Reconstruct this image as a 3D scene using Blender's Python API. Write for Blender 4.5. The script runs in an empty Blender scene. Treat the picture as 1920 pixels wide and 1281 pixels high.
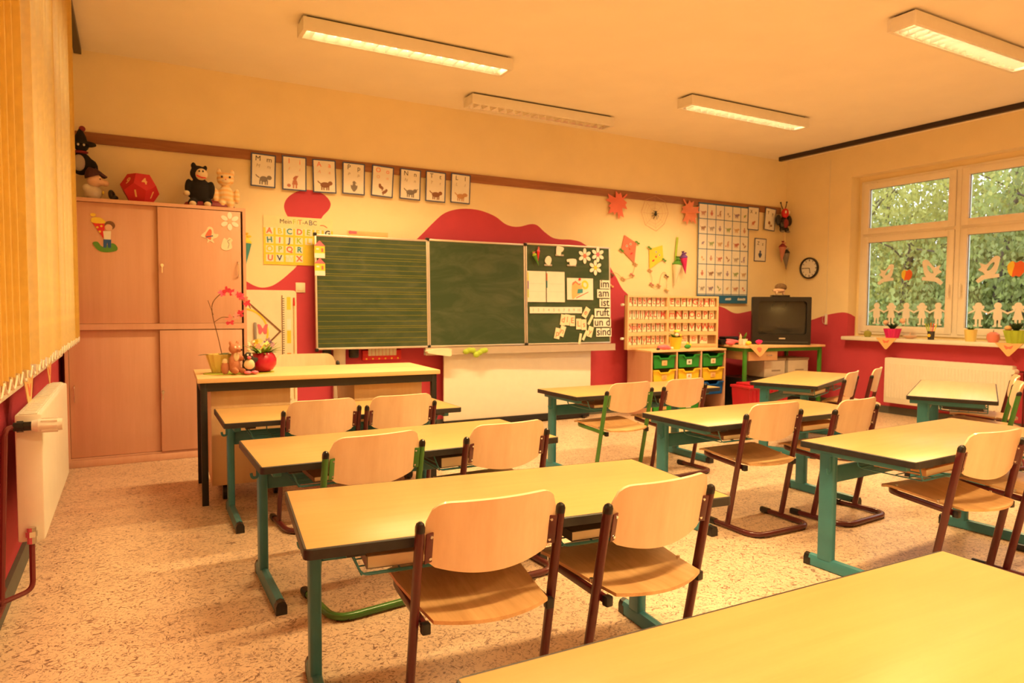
import bpy, bmesh, math, random
from mathutils import Matrix, Vector
from mathutils.geometry import tessellate_polygon
random.seed(7)
SC = bpy.context.scene
COL = SC.collection
PI = math.pi
R = math.radians

# ------------------------------------------------------------------ camera, sky, exposure
CAM_H = 1.18
cam = bpy.data.cameras.new('camera'); cam_o = bpy.data.objects.new('camera', cam); COL.objects.link(cam_o)
cam.sensor_width = 36.0; cam.sensor_fit = 'HORIZONTAL'; cam.lens = 36.0 * 1290 / 1920
cam.clip_start = 0.05; cam.clip_end = 200
yaw, pitch, roll = 0.507536, 0.050146, 0.00566
fwd = Vector((math.sin(yaw) * math.cos(pitch), math.cos(yaw) * math.cos(pitch), -math.sin(pitch)))
rt = Vector((math.cos(yaw), -math.sin(yaw), 0)); up = rt.cross(fwd)
rt2 = rt * math.cos(roll) + up * math.sin(roll); up2 = -rt * math.sin(roll) + up * math.cos(roll)
Mc = Matrix((rt2, up2, -fwd)).transposed().to_4x4(); Mc.translation = (0, 0, CAM_H)
cam_o.matrix_world = Mc
cam.dof.use_dof = True; cam.dof.focus_distance = 2.1; cam.dof.aperture_fstop = 6.3
SC.camera = cam_o

world = bpy.data.worlds.new('overcast_sky'); SC.world = world; world.use_nodes = True
bg = world.node_tree.nodes['Background']
bg.inputs[0].default_value = (0.92, 0.95, 1.0, 1); bg.inputs[1].default_value = 3.2
SC.view_settings.view_transform = 'Standard'; SC.view_settings.look = 'None'
SC.view_settings.exposure = 0.20; SC.view_settings.gamma = 1.0
SC.view_settings.use_curve_mapping = False
LAMP_COL = (1.0, 0.675, 0.28)
LAMP_W = 50.0

# ------------------------------------------------------------------ room measures (metres)
XL, XR, YB, YF, H = -0.45, 7.52, 6.18, -3.8, 3.09

# ------------------------------------------------------------------ materials
MATS = {}
def nd(nt, t, **kw):
    n = nt.nodes.new(t)
    for k, v in kw.items():
        if k in n.inputs: n.inputs[k].default_value = v
        else: setattr(n, k, v)
    return n
def mat(name, col, rough=0.5, metal=0.0, var=0.06, scale=12.0, bump=0.0, bscale=60.0, coat=0.0, spec=0.5,
        stretch=None, emit=None, es=0.0, trans=0.0, alpha=None, sheen=0.0):
    if name in MATS: return MATS[name]
    m = bpy.data.materials.new(name); m.use_nodes = True; nt = m.node_tree
    p = nt.nodes['Principled BSDF']; p.inputs['Roughness'].default_value = rough
    p.inputs['Metallic'].default_value = metal; p.inputs['Specular IOR Level'].default_value = spec
    p.inputs['Coat Weight'].default_value = coat; p.inputs['Sheen Weight'].default_value = sheen
    c = (col[0], col[1], col[2], 1)
    tc = nd(nt, 'ShaderNodeTexCoord'); mp = nd(nt, 'ShaderNodeMapping')
    if stretch: mp.inputs['Scale'].default_value = stretch
    nt.links.new(tc.outputs['Object'], mp.inputs[0])
    nz = nd(nt, 'ShaderNodeTexNoise', Scale=scale, Detail=4.0)
    nt.links.new(mp.outputs[0], nz.inputs['Vector'])
    cr = nd(nt, 'ShaderNodeValToRGB')
    cr.color_ramp.elements[0].position = 0.3; cr.color_ramp.elements[1].position = 0.7
    cr.color_ramp.elements[0].color = tuple(max(0, x * (1 - var)) for x in col) + (1,)
    cr.color_ramp.elements[1].color = tuple(min(1, x * (1 + var)) for x in col) + (1,)
    nt.links.new(nz.outputs[0], cr.inputs[0]); nt.links.new(cr.outputs[0], p.inputs['Base Color'])
    if bump:
        nb = nd(nt, 'ShaderNodeTexNoise', Scale=bscale, Detail=3.0); nt.links.new(mp.outputs[0], nb.inputs['Vector'])
        b = nd(nt, 'ShaderNodeBump', Strength=bump, Distance=0.01); nt.links.new(nb.outputs[0], b.inputs['Height'])
        nt.links.new(b.outputs[0], p.inputs['Normal'])
    if emit:
        p.inputs['Emission Color'].default_value = emit + (1,); p.inputs['Emission Strength'].default_value = es
    if trans:
        t = nd(nt, 'ShaderNodeBsdfTranslucent'); nt.links.new(cr.outputs[0], t.inputs[0])
        mx = nd(nt, 'ShaderNodeMixShader'); mx.inputs[0].default_value = trans
        nt.links.new(p.outputs[0], mx.inputs[1]); nt.links.new(t.outputs[0], mx.inputs[2])
        nt.links.new(mx.outputs[0], nt.nodes['Material Output'].inputs[0])
    MATS[name] = m
    return m
def wood(name, c1, c2, axis=0, rough=0.42, k=1.0, coat=0.0):
    if name in MATS: return MATS[name]
    m = bpy.data.materials.new(name); m.use_nodes = True; nt = m.node_tree
    p = nt.nodes['Principled BSDF']; p.inputs['Roughness'].default_value = rough; p.inputs['Coat Weight'].default_value = coat
    tc = nd(nt, 'ShaderNodeTexCoord'); mp = nd(nt, 'ShaderNodeMapping')
    s = [26 * k, 26 * k, 26 * k]; s[axis] = 1.6 * k; mp.inputs['Scale'].default_value = s
    nt.links.new(tc.outputs['Object'], mp.inputs[0])
    n1 = nd(nt, 'ShaderNodeTexNoise', Scale=1.0, Detail=5.0, Distortion=0.6); nt.links.new(mp.outputs[0], n1.inputs['Vector'])
    n2 = nd(nt, 'ShaderNodeTexNoise', Scale=7.0, Detail=3.0); nt.links.new(mp.outputs[0], n2.inputs['Vector'])
    mx = nd(nt, 'ShaderNodeMath', operation='MULTIPLY_ADD'); mx.inputs[1].default_value = 0.35
    nt.links.new(n2.outputs[0], mx.inputs[0]); nt.links.new(n1.outputs[0], mx.inputs[2])
    cr = nd(nt, 'ShaderNodeValToRGB'); cr.color_ramp.elements[0].position = 0.45; cr.color_ramp.elements[1].position = 0.9
    cr.color_ramp.elements[0].color = c1 + (1,); cr.color_ramp.elements[1].color = c2 + (1,)
    nt.links.new(mx.outputs[0], cr.inputs[0]); nt.links.new(cr.outputs[0], p.inputs['Base Color'])
    MATS[name] = m
    return m
def floor_mat():
    m = bpy.data.materials.new('speckled_linoleum'); m.use_nodes = True; nt = m.node_tree
    p = nt.nodes['Principled BSDF']; p.inputs['Roughness'].default_value = 0.36
    tc = nd(nt, 'ShaderNodeTexCoord')
    nA = nd(nt, 'ShaderNodeTexNoise', Scale=7.0, Detail=2.0)
    nB = nd(nt, 'ShaderNodeTexNoise', Scale=42.0, Detail=5.0, Distortion=1.6, Roughness=0.65)
    nC = nd(nt, 'ShaderNodeTexNoise', Scale=24.0, Detail=6.0, Distortion=3.0, Roughness=0.7)
    for n in (nA, nB, nC): nt.links.new(tc.outputs['Object'], n.inputs['Vector'])
    r1 = nd(nt, 'ShaderNodeValToRGB'); e = r1.color_ramp.elements
    e[0].position = 0.38; e[0].color = (0.52, 0.36, 0.27, 1); e[1].position = 0.48; e[1].color = (0.80, 0.59, 0.42, 1)
    r2 = nd(nt, 'ShaderNodeValToRGB'); e = r2.color_ramp.elements
    e[0].position = 0.415; e[0].color = (0.28, 0.19, 0.20, 1); e[1].position = 0.452; e[1].color = (1, 1, 1, 1)
    mul = nd(nt, 'ShaderNodeMixRGB', blend_type='MULTIPLY'); mul.inputs[0].default_value = 0.85
    nt.links.new(nB.outputs[0], r1.inputs[0]); nt.links.new(nC.outputs[0], r2.inputs[0])
    nt.links.new(r1.outputs[0], mul.inputs[1]); nt.links.new(r2.outputs[0], mul.inputs[2])
    mul2 = nd(nt, 'ShaderNodeMixRGB', blend_type='MULTIPLY'); mul2.inputs[0].default_value = 0.25
    nt.links.new(mul.outputs[0], mul2.inputs[1]); nt.links.new(nA.outputs[0], mul2.inputs[2])
    nt.links.new(mul2.outputs[0], p.inputs['Base Color'])
    return m
def chalk_mat():
    m = bpy.data.materials.new('green_chalkboard'); m.use_nodes = True; nt = m.node_tree
    p = nt.nodes['Principled BSDF']; p.inputs['Roughness'].default_value = 0.62
    tc = nd(nt, 'ShaderNodeTexCoord'); mp = nd(nt, 'ShaderNodeMapping'); mp.inputs['Rotation'].default_value = (0, R(35), 0)
    mp.inputs['Scale'].default_value = (1, 1, 2.6)
    nt.links.new(tc.outputs['Object'], mp.inputs[0])
    n1 = nd(nt, 'ShaderNodeTexNoise', Scale=2.2, Detail=6.0, Distortion=1.2, Roughness=0.6); nt.links.new(mp.outputs[0], n1.inputs['Vector'])
    cr = nd(nt, 'ShaderNodeValToRGB'); e = cr.color_ramp.elements
    e[0].position = 0.42; e[0].color = (0.030, 0.064, 0.021, 1); e[1].position = 0.95; e[1].color = (0.11, 0.13, 0.07, 1)
    nt.links.new(n1.outputs[0], cr.inputs[0]); nt.links.new(cr.outputs[0], p.inputs['Base Color'])
    return m
def glass_mat():
    m = bpy.data.materials.new('window_glass'); m.use_nodes = True; nt = m.node_tree
    for n in list(nt.nodes):
        if n.type == 'BSDF_PRINCIPLED': nt.nodes.remove(n)
    t = nd(nt, 'ShaderNodeBsdfTransparent'); t.inputs[0].default_value = (0.94, 0.96, 0.95, 1)
    g = nd(nt, 'ShaderNodeBsdfGlossy', Roughness=0.02); fr = nd(nt, 'ShaderNodeFresnel', IOR=1.45)
    mx = nd(nt, 'ShaderNodeMixShader')
    nt.links.new(fr.outputs[0], mx.inputs[0]); nt.links.new(t.outputs[0], mx.inputs[1]); nt.links.new(g.outputs[0], mx.inputs[2])
    nt.links.new(mx.outputs[0], nt.nodes['Material Output'].inputs[0])
    return m
M_FLOOR = floor_mat(); M_CHALK = chalk_mat(); M_GLASS = glass_mat()
M_CEIL = mat('white_ceiling', (0.96, 0.90, 0.78), 0.9, var=0.02, scale=3, bump=0.05, bscale=200)
M_WALL = mat('yellow_wall_paint', (0.93, 0.79, 0.50), 0.85, var=0.025, scale=4, bump=0.12, bscale=220)
M_RED = mat('red_wall_paint', (0.56, 0.055, 0.095), 0.8, var=0.04, scale=5, bump=0.12, bscale=220)
M_STRIP = wood('brown_rail_wood', (0.26, 0.10, 0.04), (0.40, 0.17, 0.07), 0, 0.5)
M_DESK = wood('desk_laminate', (0.56, 0.335, 0.130), (0.61, 0.372, 0.150), 0, 0.30, 1.4)
M_DESKREFL = wood('desk_laminate_pink_reflection', (0.66, 0.38, 0.20), (0.72, 0.44, 0.25), 0, 0.30, 1.2)  # pinkish reflection on one desk top, put into its laminate colour
M_EDGE = mat('dark_plastic_edge', (0.022, 0.021, 0.022), 0.42, var=0.2, scale=30)
M_TEAL = mat('teal_painted_steel', (0.042, 0.21, 0.26), 0.38, var=0.1, scale=10)
M_DRED = mat('dark_red_painted_steel', (0.085, 0.009, 0.011), 0.28, var=0.1, scale=10, coat=0.3)
M_GRN = mat('green_painted_steel', (0.055, 0.20, 0.035), 0.3, var=0.1, scale=10, coat=0.3)
M_BLK = mat('black_plastic', (0.012, 0.011, 0.012), 0.3, var=0.2)
M_BLKM = mat('black_painted_steel', (0.009, 0.008, 0.008), 0.45, var=0.15)
M_PLY = wood('beech_plywood', (0.80, 0.55, 0.35), (0.89, 0.65, 0.44), 2, 0.34, 0.55, 0.2)
M_SEAT = wood('worn_beech_seat', (0.56, 0.32, 0.14), (0.76, 0.47, 0.23), 1, 0.36, 0.8, 0.15)
M_CUP = wood('cupboard_beech', (0.68, 0.38, 0.255), (0.74, 0.44, 0.31), 2, 0.45, 0.5)
M_LWOOD = wood('light_beech', (0.78, 0.50, 0.26), (0.84, 0.57, 0.31), 2, 0.45, 0.6)
M_TWOOD = wood('teacher_desk_beech', (0.76, 0.50, 0.25), (0.83, 0.58, 0.31), 0, 0.38, 0.7)
M_WHITE = mat('white_enamel', (0.86, 0.82, 0.74), 0.35, var=0.02)
M_PVC = mat('white_window_pvc', (0.90, 0.84, 0.74), 0.35, var=0.02)
M_PAPER = mat('white_paper', (0.88, 0.85, 0.78), 0.7, var=0.03)
M_CREAM = mat('cream_card', (0.86, 0.78, 0.58), 0.7, var=0.04)
M_NAVY = mat('navy_ink', (0.05, 0.085, 0.22), 0.6)
M_INK = mat('dark_ink', (0.03, 0.025, 0.03), 0.6)
M_ORED = mat('orange_red_ink', (0.85, 0.18, 0.10), 0.6)
M_PINKINK = mat('faint_red_ink', (0.80, 0.40, 0.30), 0.6)
M_GREYINK = mat('grey_ink', (0.45, 0.40, 0.36), 0.6)
M_ALU = mat('aluminium', (0.70, 0.64, 0.56), 0.35, 0.6, var=0.03)
M_CHROME = mat('chrome', (0.75, 0.72, 0.68), 0.2, 1.0, var=0.02)
M_REFL = mat('louvre_reflector', (0.88, 0.86, 0.80), 0.22, 0.75, var=0.02)
M_GREY = mat('grey_rubber', (0.10, 0.10, 0.09), 0.6)
M_SLAT = mat('cream_blind_fabric', (0.94, 0.78, 0.36), 0.8, var=0.05, scale=30, trans=0.6)
M_RAIL = mat('dark_brown_rail', (0.028, 0.014, 0.012), 0.4)
def C(name, col, rough=0.55, **kw): return mat(name, col, rough, **kw)
M_YEL = C('yellow', (0.88, 0.66, 0.06)); M_RED2 = C('bright_red', (0.70, 0.025, 0.03)); M_GREEN = C('leaf_green', (0.10, 0.30, 0.04))
M_LIME = C('lime_green', (0.42, 0.58, 0.05)); M_PINK = C('pink', (0.85, 0.16, 0.24)); M_MAG = C('magenta', (0.72, 0.02, 0.22), 0.35)
M_ORANGE = C('orange', (0.85, 0.33, 0.06)); M_BLUE = C('blue', (0.02, 0.10, 0.38)); M_TURQ = C('turquoise', (0.05, 0.30, 0.34))
M_PURP = C('purple', (0.16, 0.05, 0.30)); M_BROWN = C('brown', (0.20, 0.09, 0.04)); M_SKIN = C('pale_skin', (0.80, 0.52, 0.36))
M_CORAL = C('coral_paper', (0.85, 0.20, 0.13)); M_PEACH = C('peach_cloth', (0.86, 0.52, 0.22))

# ------------------------------------------------------------------ mesh builder
class B:
    def __init__(s): s.v = []; s.f = []
    def add(s, vs, fs, M=None):
        k = len(s.v)
        for p in vs:
            p = Vector(p); s.v.append(M @ p if M else p)
        s.f += [[i + k for i in f] for f in fs]; return s
    def box(s, c, d, M=None):
        x, y, z = c; a, b, e = d[0] / 2, d[1] / 2, d[2] / 2
        vs = [(x + i * a, y + j * b, z + l * e) for i in (-1, 1) for j in (-1, 1) for l in (-1, 1)]
        return s.add(vs, [(0, 1, 3, 2), (4, 6, 7, 5), (0, 4, 5, 1), (2, 3, 7, 6), (0, 2, 6, 4), (1, 5, 7, 3)], M)
    def rbox(s, c, d, r=0.006, seg=2, M=None):
        bm = bmesh.new(); bmesh.ops.create_cube(bm, size=1)
        for v in bm.verts: v.co = Vector((c[0] + v.co.x * d[0], c[1] + v.co.y * d[1], c[2] + v.co.z * d[2]))
        bmesh.ops.bevel(bm, geom=list(bm.edges), offset=min(r, min(d) * 0.49), segments=seg, profile=0.5, affect='EDGES')
        bm.verts.index_update()
        s.add([v.co.copy() for v in bm.verts], [[v.index for v in f.verts] for f in bm.faces], M); bm.free(); return s
    def cyl(s, p0, p1, r0, r1=None, n=12, M=None, cap=True):
        r1 = r0 if r1 is None else r1; p0, p1 = Vector(p0), Vector(p1); d = (p1 - p0).normalized()
        a = d.orthogonal().normalized(); b = d.cross(a); vs = []
        for p, r in ((p0, r0), (p1, r1)):
            vs += [p + (a * math.cos(t) + b * math.sin(t)) * r for t in (2 * PI * i / n for i in range(n))]
        fs = [(i, (i + 1) % n, n + (i + 1) % n, n + i) for i in range(n)]
        if cap: fs += [list(range(n))[::-1], list(range(n, 2 * n))]
        return s.add(vs, fs, M)
    def lathe(s, prof, n=20, c=(0, 0, 0), M=None):
        vs = [(c[0] + r * math.cos(2 * PI * i / n), c[1] + r * math.sin(2 * PI * i / n), c[2] + z) for r, z in prof for i in range(n)]
        fs = [(k * n + i, k * n + (i + 1) % n, (k + 1) * n + (i + 1) % n, (k + 1) * n + i) for k in range(len(prof) - 1) for i in range(n)]
        fs += [list(range(n))[::-1], list(range((len(prof) - 1) * n, len(prof) * n))]
        return s.add(vs, fs, M)
    def ell(s, c, r, M=None, n=14, k=9):
        if not hasattr(r, '__len__'): r = (r, r, r)
        vs = [(c[0], c[1], c[2] - r[2])]; fs = []
        for j in range(1, k):
            t = -PI / 2 + PI * j / k
            vs += [(c[0] + r[0] * math.cos(t) * math.cos(2 * PI * i / n), c[1] + r[1] * math.cos(t) * math.sin(2 * PI * i / n), c[2] + r[2] * math.sin(t)) for i in range(n)]
        vs.append((c[0], c[1], c[2] + r[2])); L = len(vs) - 1
        for i in range(n):
            fs.append((0, 1 + (i + 1) % n, 1 + i)); fs.append((L, L - n + i, L - n + (i + 1) % n))
            for j in range(k - 2):
                a = 1 + j * n
                fs.append((a + i, a + (i + 1) % n, a + n + (i + 1) % n, a + n + i))
        return s.add(vs, fs, M)
    def prism(s, poly, y0, y1, holes=(), M=None):
        """polygon in the x-z plane pushed from y0 to y1 (y0 = front)"""
        loops = [list(poly)] + [list(h) for h in holes]
        flat = [q for l in loops for q in l]; N = len(flat)
        tris = tessellate_polygon([[Vector((a, b, 0)) for a, b in l] for l in loops])
        vs = [(a, y0, b) for a, b in flat] + [(a, y1, b) for a, b in flat]
        fs = [tuple(t) for t in tris] + [tuple(i + N for i in t)[::-1] for t in tris]
        k = 0
        for l in loops:
            n = len(l)
            fs += [(k + i, k + (i + 1) % n, N + k + (i + 1) % n, N + k + i) for i in range(n)]; k += n
        return s.add(vs, fs, M)
    def sweep(s, path, prof, upv=(0, 0, 1), closed=False, cap=True, M=None):
        P = [Vector(p) for p in path]; n = len(prof); m = len(P); vs = []
        upv = Vector(upv)
        for i in range(m):
            if closed: d = P[(i + 1) % m] - P[i - 1]
            else: d = P[min(i + 1, m - 1)] - P[max(i - 1, 0)]
            d.normalize(); a = d.cross(upv)
            if a.length < 1e-4: a = d.orthogonal()
            a.normalize(); b = a.cross(d)
            k = 1.0
            if 0 < i < m - 1 or closed:
                d0 = (P[i] - P[i - 1]).normalized(); k = 1 / max(0.5, d0.dot(d))
            vs += [P[i] + a * q[0] * k + b * q[1] for q in prof]
        fs = [(i * n + j, i * n + (j + 1) % n, ((i + 1) % m) * n + (j + 1) % n, ((i + 1) % m) * n + j) for i in range(m if closed else m - 1) for j in range(n)]
        if cap and not closed: fs += [list(range(n))[::-1], list(range((m - 1) * n, m * n))]
        return s.add(vs, fs, M)
    def wire(s, path, r=0.003, n=5, **k): return s.sweep(path, circ(r, n), **k)
    def mesh(s, name, smooth=35):
        me = bpy.data.meshes.new(name); me.from_pydata([tuple(p) for p in s.v], [], s.f); me.update()
        bm = bmesh.new(); bm.from_mesh(me); bmesh.ops.recalc_face_normals(bm, faces=list(bm.faces)); bm.to_mesh(me); bm.free()
        if smooth:
            me.polygons.foreach_set('use_smooth', [True] * len(me.polygons)); me.set_sharp_from_angle(angle=R(smooth))
        return me
def islands(b):
    par = list(range(len(b.v)))
    def fd(i):
        while par[i] != i: par[i] = par[par[i]]; i = par[i]
        return i
    for f in b.f:
        r = fd(f[0])
        for i in f[1:]: par[fd(i)] = r
    groups = {}
    for f in b.f: groups.setdefault(fd(f[0]), []).append(f)
    out = []
    for fs in groups.values():
        mp = {}; n = B()
        for f in fs:
            for i in f:
                if i not in mp: mp[i] = len(n.v); n.v.append(b.v[i])
            n.f.append([mp[i] for i in f])
        out.append(n)
    return out
def circ(r, n=8, ry=None):
    ry = r if ry is None else ry
    return [(r * math.cos(2 * PI * i / n), ry * math.sin(2 * PI * i / n)) for i in range(n)]
def rrect(w, h, r, n=3):
    o = []
    for cx, cy, a0 in ((w / 2 - r, h / 2 - r, 0), (-w / 2 + r, h / 2 - r, PI / 2), (-w / 2 + r, -h / 2 + r, PI), (w / 2 - r, -h / 2 + r, 3 * PI / 2)):
        o += [(cx + r * math.cos(a0 + PI / 2 * i / n), cy + r * math.sin(a0 + PI / 2 * i / n)) for i in range(n + 1)]
    return o
def fil(pts, r, n=6):
    P = [Vector(p) for p in pts]; o = [P[0]]
    for i in range(1, len(P) - 1):
        a = (P[i - 1] - P[i]); b = (P[i + 1] - P[i]); q = min(r, a.length * .49, b.length * .49)
        A = P[i] + a.normalized() * q; Bv = P[i] + b.normalized() * q
        for k in range(n + 1):
            t = k / n; o.append(A * (1 - t) ** 2 + P[i] * 2 * t * (1 - t) + Bv * t * t)
    return o + [P[-1]]
def smooth_poly(pts, n=6, closed=True):
    o = []; m = len(pts)
    for i in range(m if closed else m - 1):
        p0, p1, p2, p3 = [pts[(i + k) % m] if closed else pts[max(0, min(m - 1, i + k))] for k in (-1, 0, 1, 2)]
        for k in range(n):
            t = k / n
            o.append(tuple(0.5 * (2 * p1[a] + (p2[a] - p0[a]) * t + (2 * p0[a] - 5 * p1[a] + 4 * p2[a] - p3[a]) * t * t + (3 * p1[a] - p0[a] - 3 * p2[a] + p3[a]) * t ** 3) for a in range(len(p1))))
    if not closed: o.append(tuple(pts[-1]))
    return o
def oval(cx, cz, rx, rz=None, n=20, a=0):
    rz = rx if rz is None else rz
    return [(cx + rx * math.cos(t) * math.cos(a) - rz * math.sin(t) * math.sin(a), cz + rx * math.cos(t) * math.sin(a) + rz * math.sin(t) * math.cos(a)) for t in (2 * PI * i / n for i in range(n))]
def rot2(p, a, c=(0, 0)): return [(c[0] + x * math.cos(a) - z * math.sin(a), c[1] + x * math.sin(a) + z * math.cos(a)) for x, z in p]

# ------------------------------------------------------------------ objects
def thing(name, label, cat, loc=(0, 0, 0), rz=0, group=None, kind=None, scale=1.0, rot=None):
    o = bpy.data.objects.new(name, None); COL.objects.link(o); o.empty_display_size = 0.05
    o.location = loc; o.rotation_euler = rot if rot else (0, 0, rz); o.scale = (scale,) * 3
    o['label'] = label; o['category'] = cat
    if group: o['group'] = group
    if kind: o['kind'] = kind
    return o
def link(name, me, material, parent=None, loc=(0, 0, 0), rot=(0, 0, 0), label=None, kind=None):
    if material and (not me.materials): me.materials.append(material)
    o = bpy.data.objects.new(name, me); COL.objects.link(o); o.parent = parent; o.location = loc; o.rotation_euler = rot
    if label: o['label'] = label
    if kind: o['kind'] = kind
    return o
def part(name, b, material, parent=None, **kw):
    sm = kw.pop('smooth', 35)
    return link(name, b.mesh(name, sm), material, parent, **kw)
def parts(name, b, material, parent=None, **kw):
    '''every loose piece of b becomes an object of its own'''
    return [part(name, q, material, parent, **dict(kw)) for q in islands(b)]
def links(name, meshes, material, parent, loc=(0, 0, 0)):
    return [link(name, m, material, parent, loc) for m in meshes]
def solo(name, b, material, label, cat, loc=(0, 0, 0), rz=0, group=None, kind=None, rot=None):
    o = part(name, b, material); o.location = loc; o.rotation_euler = rot if rot else (0, 0, rz)
    o['label'] = label; o['category'] = cat
    if group: o['group'] = group
    if kind: o['kind'] = kind
    return o
def struct(name, b, material, label, cat, **kw):
    return solo(name, b, material, label, cat, kind='structure', **kw)
def copy_tree(o, parent=None):
    c = o.copy(); COL.objects.link(c); c.parent = parent
    for ch in list(o.children):
        if ch is not c: copy_tree(ch, c)
    return c
TXT = {}
def text(body, size, material, parent, loc, rot=(PI / 2, 0, 0), name='printed_text', bold=0.0, align='CENTER'):
    """flat lettering; lies in the x-z plane of its parent, facing -y"""
    key = (body, size, bold, align, material.name)
    if key not in TXT:
        cu = bpy.data.curves.new('t', 'FONT'); cu.body = body; cu.size = size; cu.align_x = align; cu.align_y = 'CENTER'
        cu.extrude = 0.0004; cu.offset = bold; cu.resolution_u = 3
        t = bpy.data.objects.new('t', cu); COL.objects.link(t)
        dg = bpy.context.evaluated_depsgraph_get(); dg.update()
        me = bpy.data.meshes.new_from_object(t.evaluated_get(dg)); me.name = 'lettering'
        bpy.data.objects.remove(t); bpy.data.curves.remove(cu)
        me.materials.clear(); me.materials.append(material); TXT[key] = me
    o = bpy.data.objects.new(name, TXT[key]); COL.objects.link(o); o.parent = parent; o.location = loc; o.rotation_euler = rot
    return o
def remesh(o, vox=0.006, it=4):
    m = o.modifiers.new('r', 'REMESH'); m.mode = 'VOXEL'; m.voxel_size = vox; m.use_smooth_shade = True
    s = o.modifiers.new('s', 'SMOOTH'); s.factor = 0.5; s.iterations = it
    return o

# ------------------------------------------------------------------ the room
T = 0.30
struct('floor', B().box(((XL + XR) / 2, (YB + YF) / 2, -0.1), (XR - XL + 2 * T, YB - YF + 2 * T, 0.2)), M_FLOOR, 'speckled brown and cream linoleum classroom floor', 'floor')
struct('ceiling', B().box(((XL + XR) / 2, (YB + YF) / 2, H + 0.1), (XR - XL + 2 * T, YB - YF + 2 * T, 0.2)), M_CEIL, 'plain pale ceiling of the classroom', 'ceiling')
wb = struct('wall_back', B().box(((XL + XR) / 2, YB + T / 2, H / 2), (XR - XL + 2 * T, T, H)), M_WALL, 'yellow back wall with red painted waves behind the chalkboard', 'wall')
struct('wall_rear', B().box(((XL + XR) / 2, YF - T / 2, H / 2), (XR - XL + 2 * T, T, H)), M_WALL, 'plain yellow wall opposite the chalkboard', 'wall')
def side_wall(name, x0, x1, ya, yb, za, zb, label):
    b = B(); xc, w = (x0 + x1) / 2, abs(x1 - x0)
    b.box((xc, (YF + ya) / 2, H / 2), (w, ya - YF, H)); b.box((xc, (yb + YB) / 2, H / 2), (w, YB - yb, H))
    b.box((xc, (ya + yb) / 2, za / 2), (w, yb - ya, za)); b.box((xc, (ya + yb) / 2, (zb + H) / 2), (w, yb - ya, H - zb))
    return struct(name, b, M_WALL, label, 'wall')
RW = (1.80, 5.255, 0.855, 2.745); LW = (2.52, 4.82, 0.87, 2.76)
wr = side_wall('wall_right', XR, XR + T, *RW, 'yellow and red wall holding the wide window')
wl = side_wall('wall_left', XL - T, XL, *LW, 'yellow and red wall behind the vertical blinds')
hill = [(2.416, 1.836), (2.552, 1.971), (2.663, 2.070), (2.775, 2.119), (2.913, 2.142), (3.079, 2.134), (3.236, 2.088), (3.343, 2.024), (3.438, 2.000), (3.534, 2.007), (3.644, 2.037), (3.728, 2.031), (3.816, 1.969), (3.917, 1.914), (4.020, 1.901), (4.139, 1.904), (4.260, 1.890), (4.337, 1.859), (4.50, 1.78), (4.641, 1.676), (4.691, 1.611), (4.774, 1.503), (4.839, 1.407), (4.908, 1.348), (5.03, 1.30), (5.6, 1.27), (6.15, 1.24), (6.329, 1.208), (6.450, 1.180), (6.573, 1.130), (6.674, 1.115), (6.798, 1.130), (6.965, 1.153), (7.2, 1.15), (7.52, 1.02)]
lft = [(-0.45, 1.10), (0.2, 1.35), (0.6, 1.46), (0.80, 1.425), (0.869, 1.384), (0.935, 1.347), (0.999, 1.333), (1.076, 1.350), (1.154, 1.402), (1.233, 1.473), (1.283, 1.526), (1.33, 1.62), (1.34, 1.75), (1.27, 1.87), (1.202, 1.968), (1.183, 2.044), (1.217, 2.115), (1.289, 2.167), (1.385, 2.193), (1.491, 2.179), (1.556, 2.138), (1.584, 2.086), (1.565, 2.031), (1.512, 1.971), (1.47, 1.88), (1.48, 1.75), (1.60, 1.60), (1.85, 1.52), (2.15, 1.60)]
part('painted_wave', B().prism([(-0.45, 0.0)] + smooth_poly(lft + hill, 4, False) + [(7.52, 0.0)], YB - 0.0015, YB + 0.001), M_RED, wb, smooth=0)
side = smooth_poly([(6.18, 0.99), (5.95, 1.0), (5.754, 1.038), (5.605, 1.083), (5.48, 1.116), (5.331, 1.137), (5.255, 1.130)], 4, False)
for w_, x0, fy0, fy1, fz0, fz1, O in ((wr, XR + .165, 1.891, 5.215, .885, 2.685, RW), (wl, XL - T, 2.60, 4.74, .90, 2.70, LW)):
    q = B(); d = .135; xc = x0 + d / 2
    q.box((xc, (O[0] + O[1]) / 2, (fz1 + O[3]) / 2), (d, O[1] - O[0], O[3] - fz1)).box((xc, (O[0] + O[1]) / 2, (O[2] + fz0) / 2), (d, O[1] - O[0], fz0 - O[2]))
    q.box((xc, (O[0] + fy0) / 2, (fz0 + fz1) / 2), (d, fy0 - O[0], fz1 - fz0)).box((xc, (O[1] + fy1) / 2, (fz0 + fz1) / 2), (d, O[1] - fy1, fz1 - fz0))
    part('outer_reveal', q, M_WALL, w_, smooth=0)
rot90 = Matrix(((0, 1, 0, 0), (1, 0, 0, 0), (0, 0, 1, 0), (0, 0, 0, 1)))       # (a, y, b) -> x = y, y = a
part('painted_wave', B().prism([(6.18, 0.0)] + side + [(5.255, 0.855), (1.8, 0.855), (1.8, 1.12), (YF, 1.1), (YF, 0)], XR - 0.0015, XR + 0.001, M=rot90), M_RED, wr, smooth=0)
part('painted_reveal', B().prism([(XR, 0.856), (XR, 1.130), (XR + 0.06, 1.115), (XR + 0.14, 1.085), (XR + 0.14, 0.856)], RW[1] - 0.0015, RW[1] + 0.001), M_RED, wr, smooth=0)
part('painted_wave', B().prism([(6.18, 0.0), (6.18, 1.12), (5.4, 1.18), (4.82, 1.05), (4.82, 0.87), (2.52, 0.87), (2.52, 1.0), (1.5, 1.1), (YF, 1.1), (YF, 0)], XL - 0.001, XL + 0.0015, M=rot90), M_RED, wl, smooth=0)
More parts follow.
